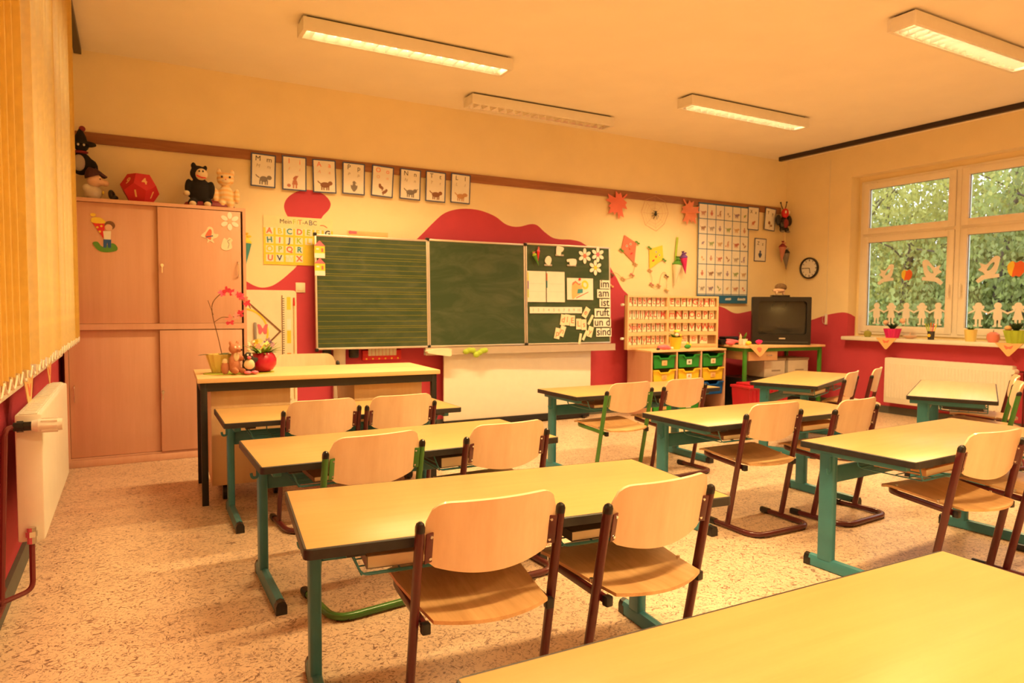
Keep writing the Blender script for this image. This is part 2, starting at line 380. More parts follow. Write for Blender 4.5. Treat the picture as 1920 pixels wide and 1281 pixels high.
struct('baseboard_left', B().box((XL + 0.010, (YF + YB) / 2, 0.045), (0.02, YB - YF, 0.09)), M_GREY, 'dark grey rubber skirting below the blinds', 'baseboard')
struct('baseboard_right', B().box((XR - 0.008, (YF + YB) / 2, 0.04), (0.016, YB - YF, 0.08)), M_GREY, 'dark grey rubber skirting below the wide window', 'baseboard')
struct('baseboard_back', B().box(((XL + XR) / 2, YB - 0.008, 0.04), (XR - XL, 0.016, 0.08)), M_GREY, 'dark grey rubber skirting of the chalkboard wall', 'baseboard')
struct('trim_1', B().rbox(((XL + 7.40) / 2, YB - 0.011, 2.441), (7.40 - XL, 0.022, 0.082), 0.003), M_STRIP, 'long brown wooden picture rail across the back wall', 'trim')

# windows ------------------------------------------------------------
def window(name, loc, rz, bays, bw, z0, zt, z1, label, handles=True):
    w = thing(name, label, 'window', loc, rz, kind='structure')
    W = bays * bw; b = B()
    for x in (0.022, W - 0.022): b.rbox((x, 0.04, (z0 + z1) / 2), (0.044, 0.08, z1 - z0), 0.004)
    for i in range(1, bays): b.rbox((i * bw, 0.04, (z0 + z1) / 2), (0.05, 0.08, z1 - z0), 0.004)
    for z in (z0 + 0.02, z1 - 0.02): b.rbox((W / 2, 0.041, z), (W, 0.078, 0.04), 0.004)
    b.rbox((W / 2, 0.042, zt), (W, 0.076, 0.05), 0.004)
    part('frame', b, M_PVC, w)
    for i in range(bays):
        for a, c, low in ((z0 + 0.028, zt - 0.014, 1), (zt + 0.014, z1 - 0.028, 0)):
            x0, x1 = i * bw + 0.030, (i + 1) * bw - 0.030; fw = 0.072
            s = B()
            for x in (x0 + fw / 2, x1 - fw / 2): s.rbox((x, 0.022, (a + c) / 2), (fw, 0.065, c - a), 0.006)
            for z in (a + fw / 2, c - fw / 2): s.rbox(((x0 + x1) / 2, 0.0225, z), (x1 - x0 - 0.01, 0.062, fw), 0.006)
            so = part('sash', s, M_PVC, w)
            gx0, gx1, gz0, gz1 = x0 + fw - 0.006, x1 - fw + 0.006, a + fw - 0.006, c - fw + 0.006
            part('glass_pane', B().box(((gx0 + gx1) / 2, 0.03, (gz0 + gz1) / 2), (gx1 - gx0, 0.006, gz1 - gz0)), M_GLASS, so, smooth=0)
            g = B()
            for x in (gx0 + 0.006, gx1 - 0.006): g.box((x, 0.022, (gz0 + gz1) / 2), (0.006, 0.008, gz1 - gz0 - 0.01))
            for z in (gz0 + 0.006, gz1 - 0.006): g.box(((gx0 + gx1) / 2, 0.022, z), (gx1 - gx0 - 0.012, 0.008, 0.006))
            part('rubber_gasket', g, M_GREY, so, smooth=0)
            if low and handles:
                hx = x1 - 0.03 if i % 2 == 0 else x0 + 0.03
                h = B().rbox((hx, -0.014, 1.40), (0.026, 0.014, 0.07), 0.004).rbox((hx, -0.034, 1.38), (0.02, 0.014, 0.15), 0.006).cyl((hx, -0.01, 1.42), (hx, -0.036, 1.42), 0.008)
                part('handle', h, M_WHITE, so)
            hg = B()
            for hxx in (x0 + 0.13, x1 - 0.13): hg.cyl((hxx - 0.045, -0.016, c - 0.004), (hxx + 0.045, -0.016, c - 0.004), 0.006, n=8)
            parts('hinge', hg, M_PVC, so)
    return w
window('window_1', (XR + 0.14, 5.215, 0), -PI / 2, 3, 1.108, 0.885, 2.045, 2.685, 'wide white plastic window with paper figures and trees outside')
window('window_2', (XL - 0.14, 2.60, 0), PI / 2, 2, 1.07, 0.90, 2.05, 2.70, 'window hidden behind the cream vertical blinds', False)
struct('window_sill_1', B().rbox((XR + 0.02, 3.53, 0.834), (0.27, 3.46, 0.044), 0.012), M_WHITE, 'long white window sill carrying small pots', 'window sill')
struct('window_sill_2', B().rbox((XL + 0.0, 3.72, 0.865), (0.15, 3.0, 0.03), 0.008), M_WHITE, 'narrow pale window sill below the vertical blinds', 'window sill')
struct('trim_2', B().rbox((7.235, (6.06 + YF) / 2, H - 0.027), (0.05, 6.06 - YF, 0.052), 0.004), M_RAIL, 'dark brown curtain rail under the ceiling by the window', 'curtain rail')
struct('trim_3', B().rbox((-0.30, (6.15 + YF) / 2, H - 0.022), (0.05, 6.15 - YF, 0.044), 0.004), M_RAIL, 'dark brown rail holding the vertical blinds', 'curtain rail')

# vertical blinds ------------------------------------------------------
vb = thing('vertical_blind', 'cream fabric vertical blind with bead chain hanging at the left', 'blind', (-0.30, 5.04, 0))
pr = [(-0.0635 + 0.127 * i / 8, 0.008 * (1 - ((i - 4) / 4) ** 2)) for i in range(9)]
sv = [(x, y, z) for z in (0.985, 3.04) for x, y in pr] + [(x, y + 0.0012, z) for z in (0.985, 3.04) for x, y in pr]
sf = [(i, i + 1, 9 + i + 1, 9 + i) for i in range(8)] + [(18 + i, 27 + i, 27 + i + 1, 18 + i + 1) for i in range(8)]
slat_me = B().add(sv, sf).mesh('slat')
wt_me = B().rbox((0, 0.004, 0.968), (0.110, 0.005, 0.036), 0.002).mesh('weight')
chp = [(0.0, -0.006 - 0.112 * t, 0.985 - 0.03 * math.sin(PI * t)) for t in [i / 8 for i in range(9)]]
chain_me = B().wire(chp, 0.0028, 5).mesh('bead_chain')
NSL = 27
for i in range(NSL):
    yy = -0.062 - i * 0.112
    a = PI / 2 + R(random.uniform(28, 44))
    link('slat', slat_me, M_SLAT, vb, (0, yy, 0), (0, 0, a))
    link('slat_weight', wt_me, M_WHITE if i % 3 else M_CREAM, vb, (0, yy, 0), (0, 0, a))
    link('bead_chain', chain_me, M_WHITE, vb, (0.03, yy, 0), (0, 0, 0))

# ceiling lights -------------------------------------------------------
LX, LYW, LZ = 1.57, 0.19, 0.085
lamp_parts = {}
def ceiling_light(x, y, lit, label):
    t = thing('ceiling_light', label, 'ceiling light', (x + LX / 2, y + LYW / 2, H - 0.016), 0, 'louvred ceiling lights')
    if not lamp_parts:
        b = B()
        for s in (-1, 1):
            b.rbox((0, s * (LYW / 2 - 0.012), -LZ / 2), (LX, 0.024, LZ), 0.003)
            b.rbox((s * (LX / 2 - 0.014), 0, -LZ / 2), (0.028, LYW - 0.046, LZ), 0.003)
        b.box((0, 0, -0.004), (LX - 0.01, LYW - 0.02, 0.008))
        lamp_parts['housing'] = (b.mesh('housing'), M_WHITE)
        lamp_parts['gap_shadow_spacer'] = (B().box((0, 0, 0.008), (LX - 0.06, LYW - 0.06, 0.016)).mesh('gap_shadow_spacer'), M_BLKM)  # black filler: shadow of the gap under the ceiling put into its colour
        r = B()
        for s in (1,):
            r.add([(-LX / 2 + .03, s * .068, -LZ + .004), (LX / 2 - .03, s * .068, -LZ + .004), (LX / 2 - .03, s * .045, -.030), (-LX / 2 + .03, s * .045, -.030)], [(0, 1, 2, 3)])
            r.add([(-LX / 2 + .03, s * .070, -LZ + .004), (LX / 2 - .03, s * .070, -LZ + .004), (LX / 2 - .03, s * .047, -.030), (-LX / 2 + .03, s * .047, -.030)], [(0, 1, 2, 3)])
        lamp_parts['reflector'] = (r.mesh('reflector'), mat('louvre_side_metal', (0.80, 0.77, 0.70), 0.25, 0.7, var=0.02))
        f = B().add([(-.012, -.066, -.044), (-.012, .066, -.044), (.012, .066, -.044), (.012, -.066, -.044), (-.0, -.066, -.082), (0, .066, -.082)],
                    [(0, 1, 2, 3), (0, 4, 5, 1), (3, 2, 5, 4), (0, 3, 4), (1, 5, 2)])
        lamp_parts['fin'] = (f.mesh('louvre_fin'), mat('louvre_fin_metal', (0.80, 0.77, 0.70), 0.25, 0.7, var=0.02))
        tb = B()
        tb.cyl((-LX / 2 + .05, 0, -.022), (LX / 2 - .05, 0, -.022), .011, n=10)
        lamp_parts['tube_on'] = (tb.mesh('tube'), mat('glowing_tube', (0.9, 0.85, 0.7), 0.4, emit=(1.0, 0.80, 0.42), es=26.0))
        tb2 = B()
        tb2.cyl((-LX / 2 + .05, 0, -.022), (LX / 2 - .05, 0, -.022), .011, n=10)
        lamp_parts['tube_off'] = (tb2.mesh('tube'), mat('unlit_tube', (0.75, 0.72, 0.66), 0.3))
    MATS['glowing_tube'].cycles.emission_sampling = 'NONE'
    link('housing', *lamp_parts['housing'], t); link('gap_shadow_spacer', *lamp_parts['gap_shadow_spacer'], t); link('reflector', *lamp_parts['reflector'], t); link('reflector', *lamp_parts['reflector'], t, rot=(0, 0, PI))
    for i in range(17): link('louvre_fin', *lamp_parts['fin'], t, (-0.70 + i * 1.40 / 16, 0, 0))
    for yy in (-.044, .044): link('fluorescent_tube', *lamp_parts['tube_on' if lit else 'tube_off'], t, (0, yy, 0))
    if lit:
        L = bpy.data.lights.new('tube_light', 'AREA'); L.shape = 'RECTANGLE'; L.size = 1.46; L.size_y = 0.125; L.spread = R(132)
        L.energy = LAMP_W; L.color = LAMP_COL
        lo = bpy.data.objects.new('tube_light', L); COL.objects.link(lo); lo.parent = t; lo.location = (0, 0, -0.0865)
    return t
ceiling_light(1.03, 4.68, True, 'lit louvred ceiling light on the left, hanging before the letter cards')
ceiling_light(2.70, 5.60, False, 'unlit louvred ceiling light closest to the chalkboard wall')
ceiling_light(4.40, 4.65, True, 'lit louvred ceiling light nearest the brown wall rail end and window wall')
ceiling_light(4.38, 2.65, True, 'large louvred ceiling light cut off at the top right')
ceiling_light(1.03, 2.65, True, 'lit louvred ceiling light above the second pupil desk row')
ceiling_light(1.03, 0.60, True, 'lit louvred ceiling light above the nearest desk')
ceiling_light(4.38, 0.60, False, 'unlit louvred ceiling light behind the right desk column')
ceiling_light(1.03, -1.50, True, 'lit louvred ceiling light at the rear left of the room')
ceiling_light(4.38, -1.50, True, 'lit louvred ceiling light at the rear right of the room')
ceiling_light(1.03, -3.40, True, 'lit louvred ceiling light along the rear wall')

# ------------------------------------------------------------------ pupil desks
DL, DZ = 1.317, 0.58
def desk_proto(DW):
    P = {}
    P['tabletop'] = (B().rbox((DL / 2, DW / 2, DZ - 0.012), (DL - 0.012, DW - 0.012, 0.024), 0.002).mesh('tabletop'), M_DESK)
    ring = rrect(DL - 0.006, DW - 0.006, 0.014, 4)
    P['edge_band'] = (B().sweep([(x + DL / 2, y + DW / 2, DZ - 0.0145) for x, y in ring], [(-0.004, -0.0135), (0.004, -0.0135), (0.004, 0.0115), (0.0015, 0.0137), (-0.004, 0.0137)], closed=True).mesh('edge_band'), M_EDGE)
    P['leg'] = (B().sweep([(0, 0, 0.045), (0, 0, DZ - 0.05)], rrect(0.075, 0.036, 0.012), upv=(1, 0, 0)).mesh('leg'), M_TEAL)
    fp = [(-0.020, 0.0), (0.020, 0.0), (0.020, 0.032), (0.014, 0.046), (0.0, 0.052), (-0.014, 0.046), (-0.020, 0.032)]
    P['foot'] = (B().sweep([(0, 0.045, 0.004), (0, 0.50, 0.004)], fp).mesh('foot'), M_TEAL)
    fq = [(x * 1.04, z * 1.04 - 0.001) for x, z in fp]
    P['foot_cap'] = ([q.mesh('foot_cap') for q in islands(B().sweep([(0, 0.012, 0.001), (0, 0.055, 0.001)], fq).sweep([(0, 0.49, 0.001), (0, 0.525, 0.001)], fq))], M_BLK)
    P['top_bracket'] = (B().rbox((0, 0.29, DZ - 0.042), (0.034, 0.44, 0.034), 0.004).mesh('top_bracket'), M_TEAL)
    P['crossbar'] = (B().rbox((DL / 2, 0.44, 0.425), (DL - 0.14, 0.022, 0.075), 0.004).mesh('crossbar'), M_TEAL)
    zt, zb = DZ - 0.030, DZ - 0.105
    def basket(x0):
        w = B()
        x1 = x0 + 0.42; y0, y1 = 0.055, 0.33
        for y in (y0, y1):
            w.wire(fil([(x0 - .03, y, zt), (x0, y, zb), (x1, y, zb), (x1 + .03, y, zt)], 0.02, 4), 0.0032)
        for k in range(6):
            y = y0 + (y1 - y0) * k / 5; w.wire([(x0, y, zb + .004), (x1, y, zb + .004)], 0.0022, 4)
        for k in range(5):
            x = x0 + (x1 - x0) * k / 4; w.wire(fil([(x, y0, zb + .001), (x, y1, zb + .001), (x, y1 + .012, zt)], 0.02, 3), 0.0028, 4)
        w.wire([(x0 - .015, y0, zb + .035), (x0 - .015, y1, zb + .035)], 0.0028, 4); w.wire([(x1 + .015, y0, zb + .035), (x1 + .015, y1, zb + .035)], 0.0028, 4)
        return w
    P['wire_basket'] = (basket(0.15).mesh('wire_basket'), M_TEAL)
    hk = B().sweep(fil([(0, .40, DZ - .06), (0, .40, DZ - .13), (-.022, .40, DZ - .132), (-.026, .40, DZ - .110)], .015, 4), rrect(.012, .004, .0015, 1), upv=(0, 1, 0))
    P['bag_hook'] = (hk.mesh('bag_hook'), M_TEAL)
    s = B()
    for x in (0.13, DL - 0.13): s.rbox((x, 0.03, DZ - 0.032), (0.05, 0.03, 0.016), 0.003)
    P['bumper'] = ([q.mesh('bumper') for q in islands(s)], M_BLK)
    return P
DPS = {}
def desk(x, y, deg, label, top=None, DW=0.527):
    if DW not in DPS: DPS[DW] = desk_proto(DW)
    DP = DPS[DW]
    t = thing('pupil_desk', label, 'desk', (x, y, 0), R(deg), 'two-seat pupil desks')
    tm, tmat = DP['tabletop']
    if top: tm = tm.copy(); tm.materials.clear(); tmat = top
    o = link('tabletop', tm, tmat, t); link('edge_band', *DP['edge_band'], o)
    link('crossbar', *DP['crossbar'], t); link('wire_basket', *DP['wire_basket'], t); link('wire_basket', *DP['wire_basket'], t, (0.59, 0, 0)); links('bumper', *DP['bumper'], t)
    for xx in (0.072, DL - 0.072):
        link('leg', *DP['leg'], t, (xx, 0.425, 0))
        f = link('foot', *DP['foot'], t, (xx, 0, 0)); links('foot_cap', *DP['foot_cap'], f)
        link('top_bracket', *DP['top_bracket'], t, (xx, 0, 0))
    link('bag_hook', *DP['bag_hook'], t, (0.05, 0, 0)); link('bag_hook', *DP['bag_hook'], t, (DL - 0.05, 0, 0), (0, 0, 0))
    return t
desk(0.364, 1.700, -6.4, 'large light pupil desk with two dark red chairs pushed in, front left', DW=0.585)
desk(0.414, 2.656, 0.0, 'pupil desk with one green and one dark red chair, second row left', DW=0.585)
desk(0.409, 3.735, -0.9, 'pupil desk standing right in front of the teacher desk', DW=0.575)
desk(2.607, 3.791, -0.6, 'pupil desk in front of the tray shelf, with a green-framed chair')
desk(2.553, 2.539, -0.5, 'pupil desk in the middle with two dark red chairs, teal legs visible')
desk(4.641, 3.480, 22.9, 'slanted pupil desk in front of the television table')
desk(4.957, 2.362, 26.4, 'slanted pupil desk with a pink reflection coloured into its top in front of the window radiator', M_DESKREFL)
desk(2.682, 1.558, 2.1, 'pupil desk with teal legs at the right edge')
desk(0.430, 0.407, -1.6, 'nearest pupil desk, only its top visible at the bottom right', DW=0.585)

# ------------------------------------------------------------------ chairs
def curved_panel(outline_fn, nu, nv, thick, pos):
    """outline_fn(u, v) -> (x, s) ; pos(x, s) -> centre point and normal"""
    vs, fs = [], []
    for side in (-1, 1):
        for j in range(nv + 1):
            for i in range(nu + 1):
                x, s = outline_fn(i / nu, j / nv); p, nn = pos(x, s); vs.append(p + nn * side * thick / 2)
    k = (nu + 1) * (nv + 1)
    idx = lambda i, j, o: o * k + j * (nu + 1) + i
    for j in range(nv):
        for i in range(nu):
            fs.append((idx(i, j, 0), idx(i + 1, j, 0), idx(i + 1, j + 1, 0), idx(i, j + 1, 0)))
            fs.append((idx(i, j, 1), idx(i, j + 1, 1), idx(i + 1, j + 1, 1), idx(i + 1, j, 1)))
    for i in range(nu):
        fs.append((idx(i, 0, 0), idx(i, 0, 1), idx(i + 1, 0, 1), idx(i + 1, 0, 0))); fs.append((idx(i, nv, 0), idx(i + 1, nv, 0), idx(i + 1, nv, 1), idx(i, nv, 1)))
    for j in range(nv):
        fs.append((idx(0, j, 0), idx(0, j + 1, 0), idx(0, j + 1, 1), idx(0, j, 1))); fs.append((idx(nu, j, 0), idx(nu, j, 1), idx(nu, j + 1, 1), idx(nu, j + 1, 0)))
    return B().add(vs, fs)
CHAIR_W = 0.205
def up_y(z): return 0.045 + (-0.075 - 0.045) * (z / 0.63)          # the uprights lean back
def chair_proto():
    P = {}
    tube = rrect(0.022, 0.030, 0.010, 3)
    P['upright'] = B().sweep([(0, up_y(0.03), 0.03), (0, up_y(0.612), 0.612)], tube, upv=(0, 1, 0)).mesh('upright')
    cp = [(0, up_y(0.607), 0.607), (0, up_y(0.622), 0.622), (0, up_y(0.63), 0.631), (0, up_y(0.634), 0.636)]
    cb = B(); pts = []
    for (p, k) in zip(cp, (1.05, 1.05, 0.8, 0.3)): pts += [(p[0] + a * k, p[1] - b * k, p[2]) for a, b in tube]
    m = len(tube)
    cb.add(pts, [(r * m + i, r * m + (i + 1) % m, (r + 1) * m + (i + 1) % m, (r + 1) * m + i) for r in range(3) for i in range(m)] + [list(range(3 * m, 4 * m)), list(range(m))[::-1]])
    P['cap'] = cb.mesh('cap')
    w = CHAIR_W
    base = fil([(-w, 0.165, 0.017), (-w, -0.155, 0.017), (w, -0.155, 0.017), (w, 0.165, 0.017)], 0.085, 10)
    P['base'] = B().sweep(base, rrect(0.028, 0.026, 0.010, 3)).mesh('base_frame')
    g = B()
    for s in (-1, 1):
        g.sweep([(s * w, 0.125, 0.017), (s * w, 0.178, 0.017)], rrect(0.032, 0.032, 0.011, 3))
        g.sweep([(s * (w - .020), -0.126, 0.0125), (s * (w - .060), -0.150, 0.0125)], rrect(0.036, 0.024, 0.010, 3))
    P['glide'] = [q.mesh('floor_glide') for q in islands(g)]
    st = []
    for s in (-1, 1):
        st.append(fil([(s * (w - 0.022), -0.045, 0.346), (s * (w - 0.022), 0.27, 0.370), (s * 0.03, 0.295, 0.362)], 0.07, 6))
    b = B()
    b.sweep(st[0] + st[1][::-1], rrect(0.016, 0.026, 0.006, 2)); P['seat_rail'] = b.mesh('seat_rail')
    b = B()
    for s in (-1, 1): b.rbox((s * (w - 0.022), -0.050, 0.345), (0.024, 0.024, 0.030), 0.004)
    P['rail_cap'] = [q.mesh('rail_cap') for q in islands(b)]
    def seat_out(u, v):                       # v 0 rear -> 1 front
        y = -0.070 + 0.390 * v
        hw = 0.168 + 0.028 * min(1, v * 1.6)
        if v > 0.84: hw -= 0.055 * ((v - 0.84) / 0.16) ** 2
        x = (2 * u - 1) * hw
        bulge = -0.045 * (1 - (2 * u - 1) ** 2) * (1 - v) ** 2
        return x, y + bulge
    def seat_pos(x, y):
        k = max(0.0, (y + 0.070) / 0.390)
        z = 0.366 + 0.026 * min(1, k / 0.75) - 0.014 * math.exp(-((k - 0.30) / 0.22) ** 2) * (1 - (x / 0.2) ** 2) - 0.018 * max(0, k - 0.82) / 0.18 - 0.05 * max(0, -(y + 0.070))
        return Vector((x, y, z)), Vector((0, 0, 1))
    P['seat'] = curved_panel(seat_out, 16, 18, 0.010, seat_pos).mesh('seat', 50)
    g = B()
    for s in (-1, 1):
        for y, zz in ((0.03, .372), (0.22, .390)): g.cyl((s * 0.178, y, zz), (s * 0.178, y, zz + .0105), 0.006, n=8)
    P['rivet'] = [q.mesh('rivet') for q in islands(g)]
    HB, ZB = 0.205, 0.478
    def back_out(u, v):
        t = 2 * u - 1
        hw = CHAIR_W - 0.016
        x = t * hw
        lo = 0.040 * t * t + (0.03 * max(0, abs(t) - 0.9) / 0.1)
        hi = HB
        r = 0.055
        d = hw - abs(x)
        if d < r: hi = HB - r + math.sqrt(max(0, r * r - (r - d) ** 2))
        return x, lo + (hi - lo) * v
    def back_pos(x, s):
        z = ZB + s; t = x / CHAIR_W
        y = up_y(z) + 0.012 - 0.040 * (1 - t * t)
        return Vector((x, y, z)), Vector((0.38 * t, -1, -0.18)).normalized()
    P['backrest'] = curved_panel(back_out, 26, 10, 0.010, back_pos).mesh('backrest', 50)
    b = B()
    for s in (-1, 1):
        for k in range(1):
            z0, z1 = 0.520, 0.605; x = s * (CHAIR_W - 0.024)
            M = Matrix.Translation((x - s * .004, up_y(0.5625) - 0.0065, 0.5625)) @ Matrix.Rotation(R(10.8), 4, 'X') @ Matrix.Rotation(s * R(-18), 4, 'Z')
            b.rbox((0, 0, 0), (0.030, 0.004, 0.085), 0.0018, M=M)
    P['bracket'] = [q.mesh('bracket') for q in islands(b)]
    g = B()
    for s in (-1, 1):
        for dz in (-0.030, 0.030):
            z = 0.5625 + dz
            M = Matrix.Translation((s * (CHAIR_W - 0.030), up_y(z) - 0.0065, z)) @ Matrix.Rotation(R(10.8), 4, 'X')
            g.cyl((0, 0, 0), (0, -0.0045, 0), 0.0042, n=8, M=M)
    P['screw'] = [q.mesh('screw') for q in islands(g)]
    return P
CP = chair_proto()
CPG = {k: ([q.copy() for q in v] if k == 'bracket' else v.copy() if k in ('upright', 'base', 'seat_rail') else v) for k, v in CP.items()}
def chair(x, y, deg, colour, label, seat=None, scale=1.0, name='school_chair', group='wooden pupil chairs'):
    P = CP if colour == 'red' else CPG; sm = M_DRED if colour == 'red' else M_GRN
    a = R(deg); k = 0.075 * scale
    t = thing(name, label, 'chair', (x - math.sin(a) * k, y + math.cos(a) * k, 0), a, group, scale=scale)
    f = link('base_frame', P['base'], sm, t); links('floor_glide', P['glide'], M_BLK, f)
    for s in (-1, 1):
        u = link('upright', P['upright'], sm, t, (s * CHAIR_W, 0, 0)); link('end_cap', P['cap'], M_BLK, u)
    r = link('seat_rail', P['seat_rail'], sm, t); links('rail_cap', P['rail_cap'], M_BLK, r)
    s = link('seat', P['seat'], M_SEAT, t); links('rivet', P['rivet'], M_CHROME, s)
    b = link('backrest', P['backrest'], M_PLY, t)
    links('bracket', P['bracket'], sm, b); links('screw', P['screw'], M_CHROME, b)
    return t
chair(0.838, 1.600, -3, 'red', 'dark red framed chair nearest the camera, left of the front pair')
chair(1.360, 1.530, 3, 'red', 'dark red framed chair nearest the camera, right of the front pair')
chair(0.838, 2.600, 7, 'green', 'green framed chair at the second desk row on the left')
chair(1.430, 2.600, 3, 'red', 'dark red framed chair beside the green one, second desk row left')
chair(0.893, 3.685, 4, 'red', 'left dark red chair of the pair before the teacher desk')
chair(1.338, 3.685, 3, 'red', 'right dark red chair of the pair before the teacher desk')
chair(2.920, 3.620, 5, 'green', 'green framed chair at the desk before the tray shelf')
chair(3.430, 3.640, 3, 'red', 'dark red framed chair directly before the coloured trays')
chair(2.980, 2.490, -1, 'red', 'dark red chair alone in the middle with its whole floor frame visible')
chair(3.540, 2.400, 4, 'red', 'dark red chair right of the middle one, partly behind the right desk')
chair(3.120, 1.500, -4, 'red', 'dark red chair at the right edge desk, seat pulled out')
chair(3.600, 1.450, 2, 'red', 'dark red chair cut off by the right picture edge')
chair(5.020, 3.460, 22, 'red', 'dark red chair at the slanted desk before the television, nearer one')
chair(5.540, 3.590, 25, 'red', 'dark red chair beside the window radiator, against the red wall')
chair(5.350, 2.440, 29, 'green', 'green framed chair at the slanted desk by the window radiator')
chair(5.840, 2.690, 27, 'red', 'dark red chair mostly hidden behind the green one by the window radiator')
chair(1.165, 5.330, 178, 'green', 'wide wooden chair behind the teacher desk, only its backrest top visible', scale=1.19, name='teacher_chair', group=None)

# ------------------------------------------------------------------ teacher desk
td = thing('teacher_desk', 'wide beech teacher desk with black steel legs and two pedestals', 'desk', (0.335, 4.335, 0), R(-2.5))
TL, TW, TZ = 1.49, 0.66, 0.755
part('desktop', B().rbox((TL / 2, TW / 2, TZ - 0.014), (TL, TW, 0.028), 0.003), M_TWOOD, td)
fr = B()
for y in (0.04, TW - 0.04): fr.box((TL / 2, y, TZ - 0.0545), (TL - 0.09, 0.03, 0.05))
for x in (0.03, TL - 0.03): fr.box((x, TW / 2, TZ - 0.054), (0.03, TW - 0.06, 0.045))
part('apron_frame', fr, M_BLKM, td, smooth=0)
for x in (0.035, TL - 0.035):
    for y in (0.04, TW - 0.04): part('leg', B().rbox((x, y, (TZ - 0.029) / 2), (0.036, 0.036, TZ - 0.029), 0.003), M_BLKM, td)
for x0, x1 in ((0.075, 0.53), (0.93, 1.39)):
    pb = part('pedestal', B().rbox(((x0 + x1) / 2, 0.34, 0.385), (x1 - x0, 0.50, 0.575), 0.003), M_LWOOD, td)
    for k in range(3):
        d = part('drawer_front', B().rbox(((x0 + x1) / 2, 0.597, 0.205 + 0.185 * k), (x1 - x0 - 0.01, 0.016, 0.178), 0.003), M_LWOOD, pb)
    parts('castor', B().cyl((x0 + .06, .15, .049), (x0 + .10, .15, .049), .048, n=14).cyl((x1 - .10, .15, .049), (x1 - .06, .15, .049), .048, n=14).cyl((x0 + .06, .53, .049), (x0 + .10, .53, .049), .048, n=14).cyl((x1 - .10, .53, .049), (x1 - .06, .53, .049), .048, n=14), M_BLK, pb)

# ------------------------------------------------------------------ cupboard
cu = thing('cupboard', 'tall beech cupboard with four sliding doors in the left corner', 'cupboard', (-0.41, 5.82, 0))
CW, CD, CZ = 1.228, 0.355, 1.945
b = B()
b.box((0.011, CD / 2, CZ / 2), (0.022, CD, CZ)).box((CW - 0.011, CD / 2, CZ / 2), (0.022, CD, CZ)).box((CW / 2, CD - 0.005, CZ / 2), (CW - 0.044, 0.01, CZ - 0.03))
b.box((CW / 2, CD / 2, CZ - 0.0125), (CW - 0.044, CD, 0.025)).box((CW / 2, CD / 2, 1.018), (CW - 0.044, CD - 0.002, 0.044)).box((CW / 2, CD / 2 + 0.006, 0.032), (CW - 0.044, CD - 0.014, 0.062))
part('carcass', b, M_CUP, cu, smooth=0)
part('plinth', B().rbox((CW / 2, -0.004, 0.026), (CW, 0.008, 0.050), 0.002), M_CUP, cu)
XS = 0.608
for x0, x1, y, z0, z1, hx, hz, lock in ((0.024, XS + 0.03, 0.040, 1.042, 1.918, 0.052, 1.48, None), (XS, CW - 0.036, 0.014, 1.042, 1.915, CW - 0.06, 1.465, (XS + 0.024, 1.48)),
                                 (0.024, XS + 0.03, 0.040, 0.066, 0.994, 0.052, 0.535, None), (XS, CW - 0.036, 0.014, 0.066, 0.990, CW - 0.06, 0.535, (XS + 0.014, 0.523))):
    d = part('sliding_door', B().rbox(((x0 + x1) / 2, y, (z0 + z1) / 2), (x1 - x0, 0.018, z1 - z0), 0.002), M_CUP, cu)
    part('bow_handle', B().sweep(fil([(hx, y - .009, hz - .06), (hx, y - .032, hz - .05), (hx, y - .032, hz + .05), (hx, y - .009, hz + .06)], .02, 5), rrect(.010, .006, .002, 2), upv=(1, 0, 0)), M_CHROME, d)
    if lock:
        lx, lz = lock
        part('lock', B().cyl((lx, y - .009, lz), (lx, y - .016, lz), .011, n=14), M_CHROME, d)
        part('key', B().cyl((lx, y - .014, lz), (lx, y - .034, lz), .003, n=6).prism(oval(lx, lz - .004, .010, .012, 12), y - .040, y - .034).box((lx, y - .037, lz - .035), (.006, .002, .045)), M_CHROME, d)

# ------------------------------------------------------------------ radiators
def radiator(name, label, loc, rz, L, z0, z1, dep, ribs, near_valve):
    t = thing(name, label, 'radiator', loc, rz)
    b = B()
    b.rbox((L / 2, -dep / 2, (z0 + z1) / 2), (L, dep, z1 - z0), 0.008)
    part('panel', b, M_WHITE, t)
    if ribs:
        r = B(); n = int(L / 0.033)
        for i in range(n):
            x = 0.02 + (L - 0.04) * (i + .5) / n
            r.rbox((x, -dep - 0.001, (z0 + z1) / 2), (0.017, 0.006, z1 - z0 - 0.11), 0.0028, 1)
        part('rib', r, M_WHITE, t, kind='stuff')
    g = B()
    g.box((L / 2, -dep / 2, z1 + 0.001), (L - 0.01, dep - 0.03, 0.003))
    for i in range(int(L / 0.05)): g.box((0.05 + i * 0.05, -dep / 2, z1 + 0.003), (0.032, dep - 0.045, 0.003))
    part('top_grille', g, M_WHITE, t)
    return t
lr = radiator('radiator', 'white flat radiator under the vertical blinds with thermostat', (-0.375, 3.06, 0), PI / 2, 1.16, 0.30, 0.775, 0.085, False, True)
parts('wall_bracket', B().box((0.62, 0.035, 0.52), (0.03, 0.07, 0.04)).box((1.05, 0.035, 0.52), (0.03, 0.07, 0.04)), M_GREY, lr, smooth=0)
M_PIPE = mat('red_painted_pipe', (0.15, 0.018, 0.02), 0.45)
pp = B()
pp.sweep(fil([(-0.02, 0.0, 0.735), (-0.065, 0.02, 0.735), (-0.065, 0.045, 0.10)], 0.025, 5), circ(0.0095, 8))
pp.sweep(fil([(-0.02, -0.045, 0.295), (-0.03, -0.045, 0.13), (-0.065, 0.045, 0.11)], 0.03, 5), circ(0.0095, 8))
pp.sweep([(0.05, 0.055, 0.12), (-4.0, 0.055, 0.12)], circ(0.011, 8)); pp.sweep([(0.05, 0.052, 0.075), (-4.0, 0.052, 0.075)], circ(0.011, 8))
part('heating_pipe', pp, M_PIPE, lr)
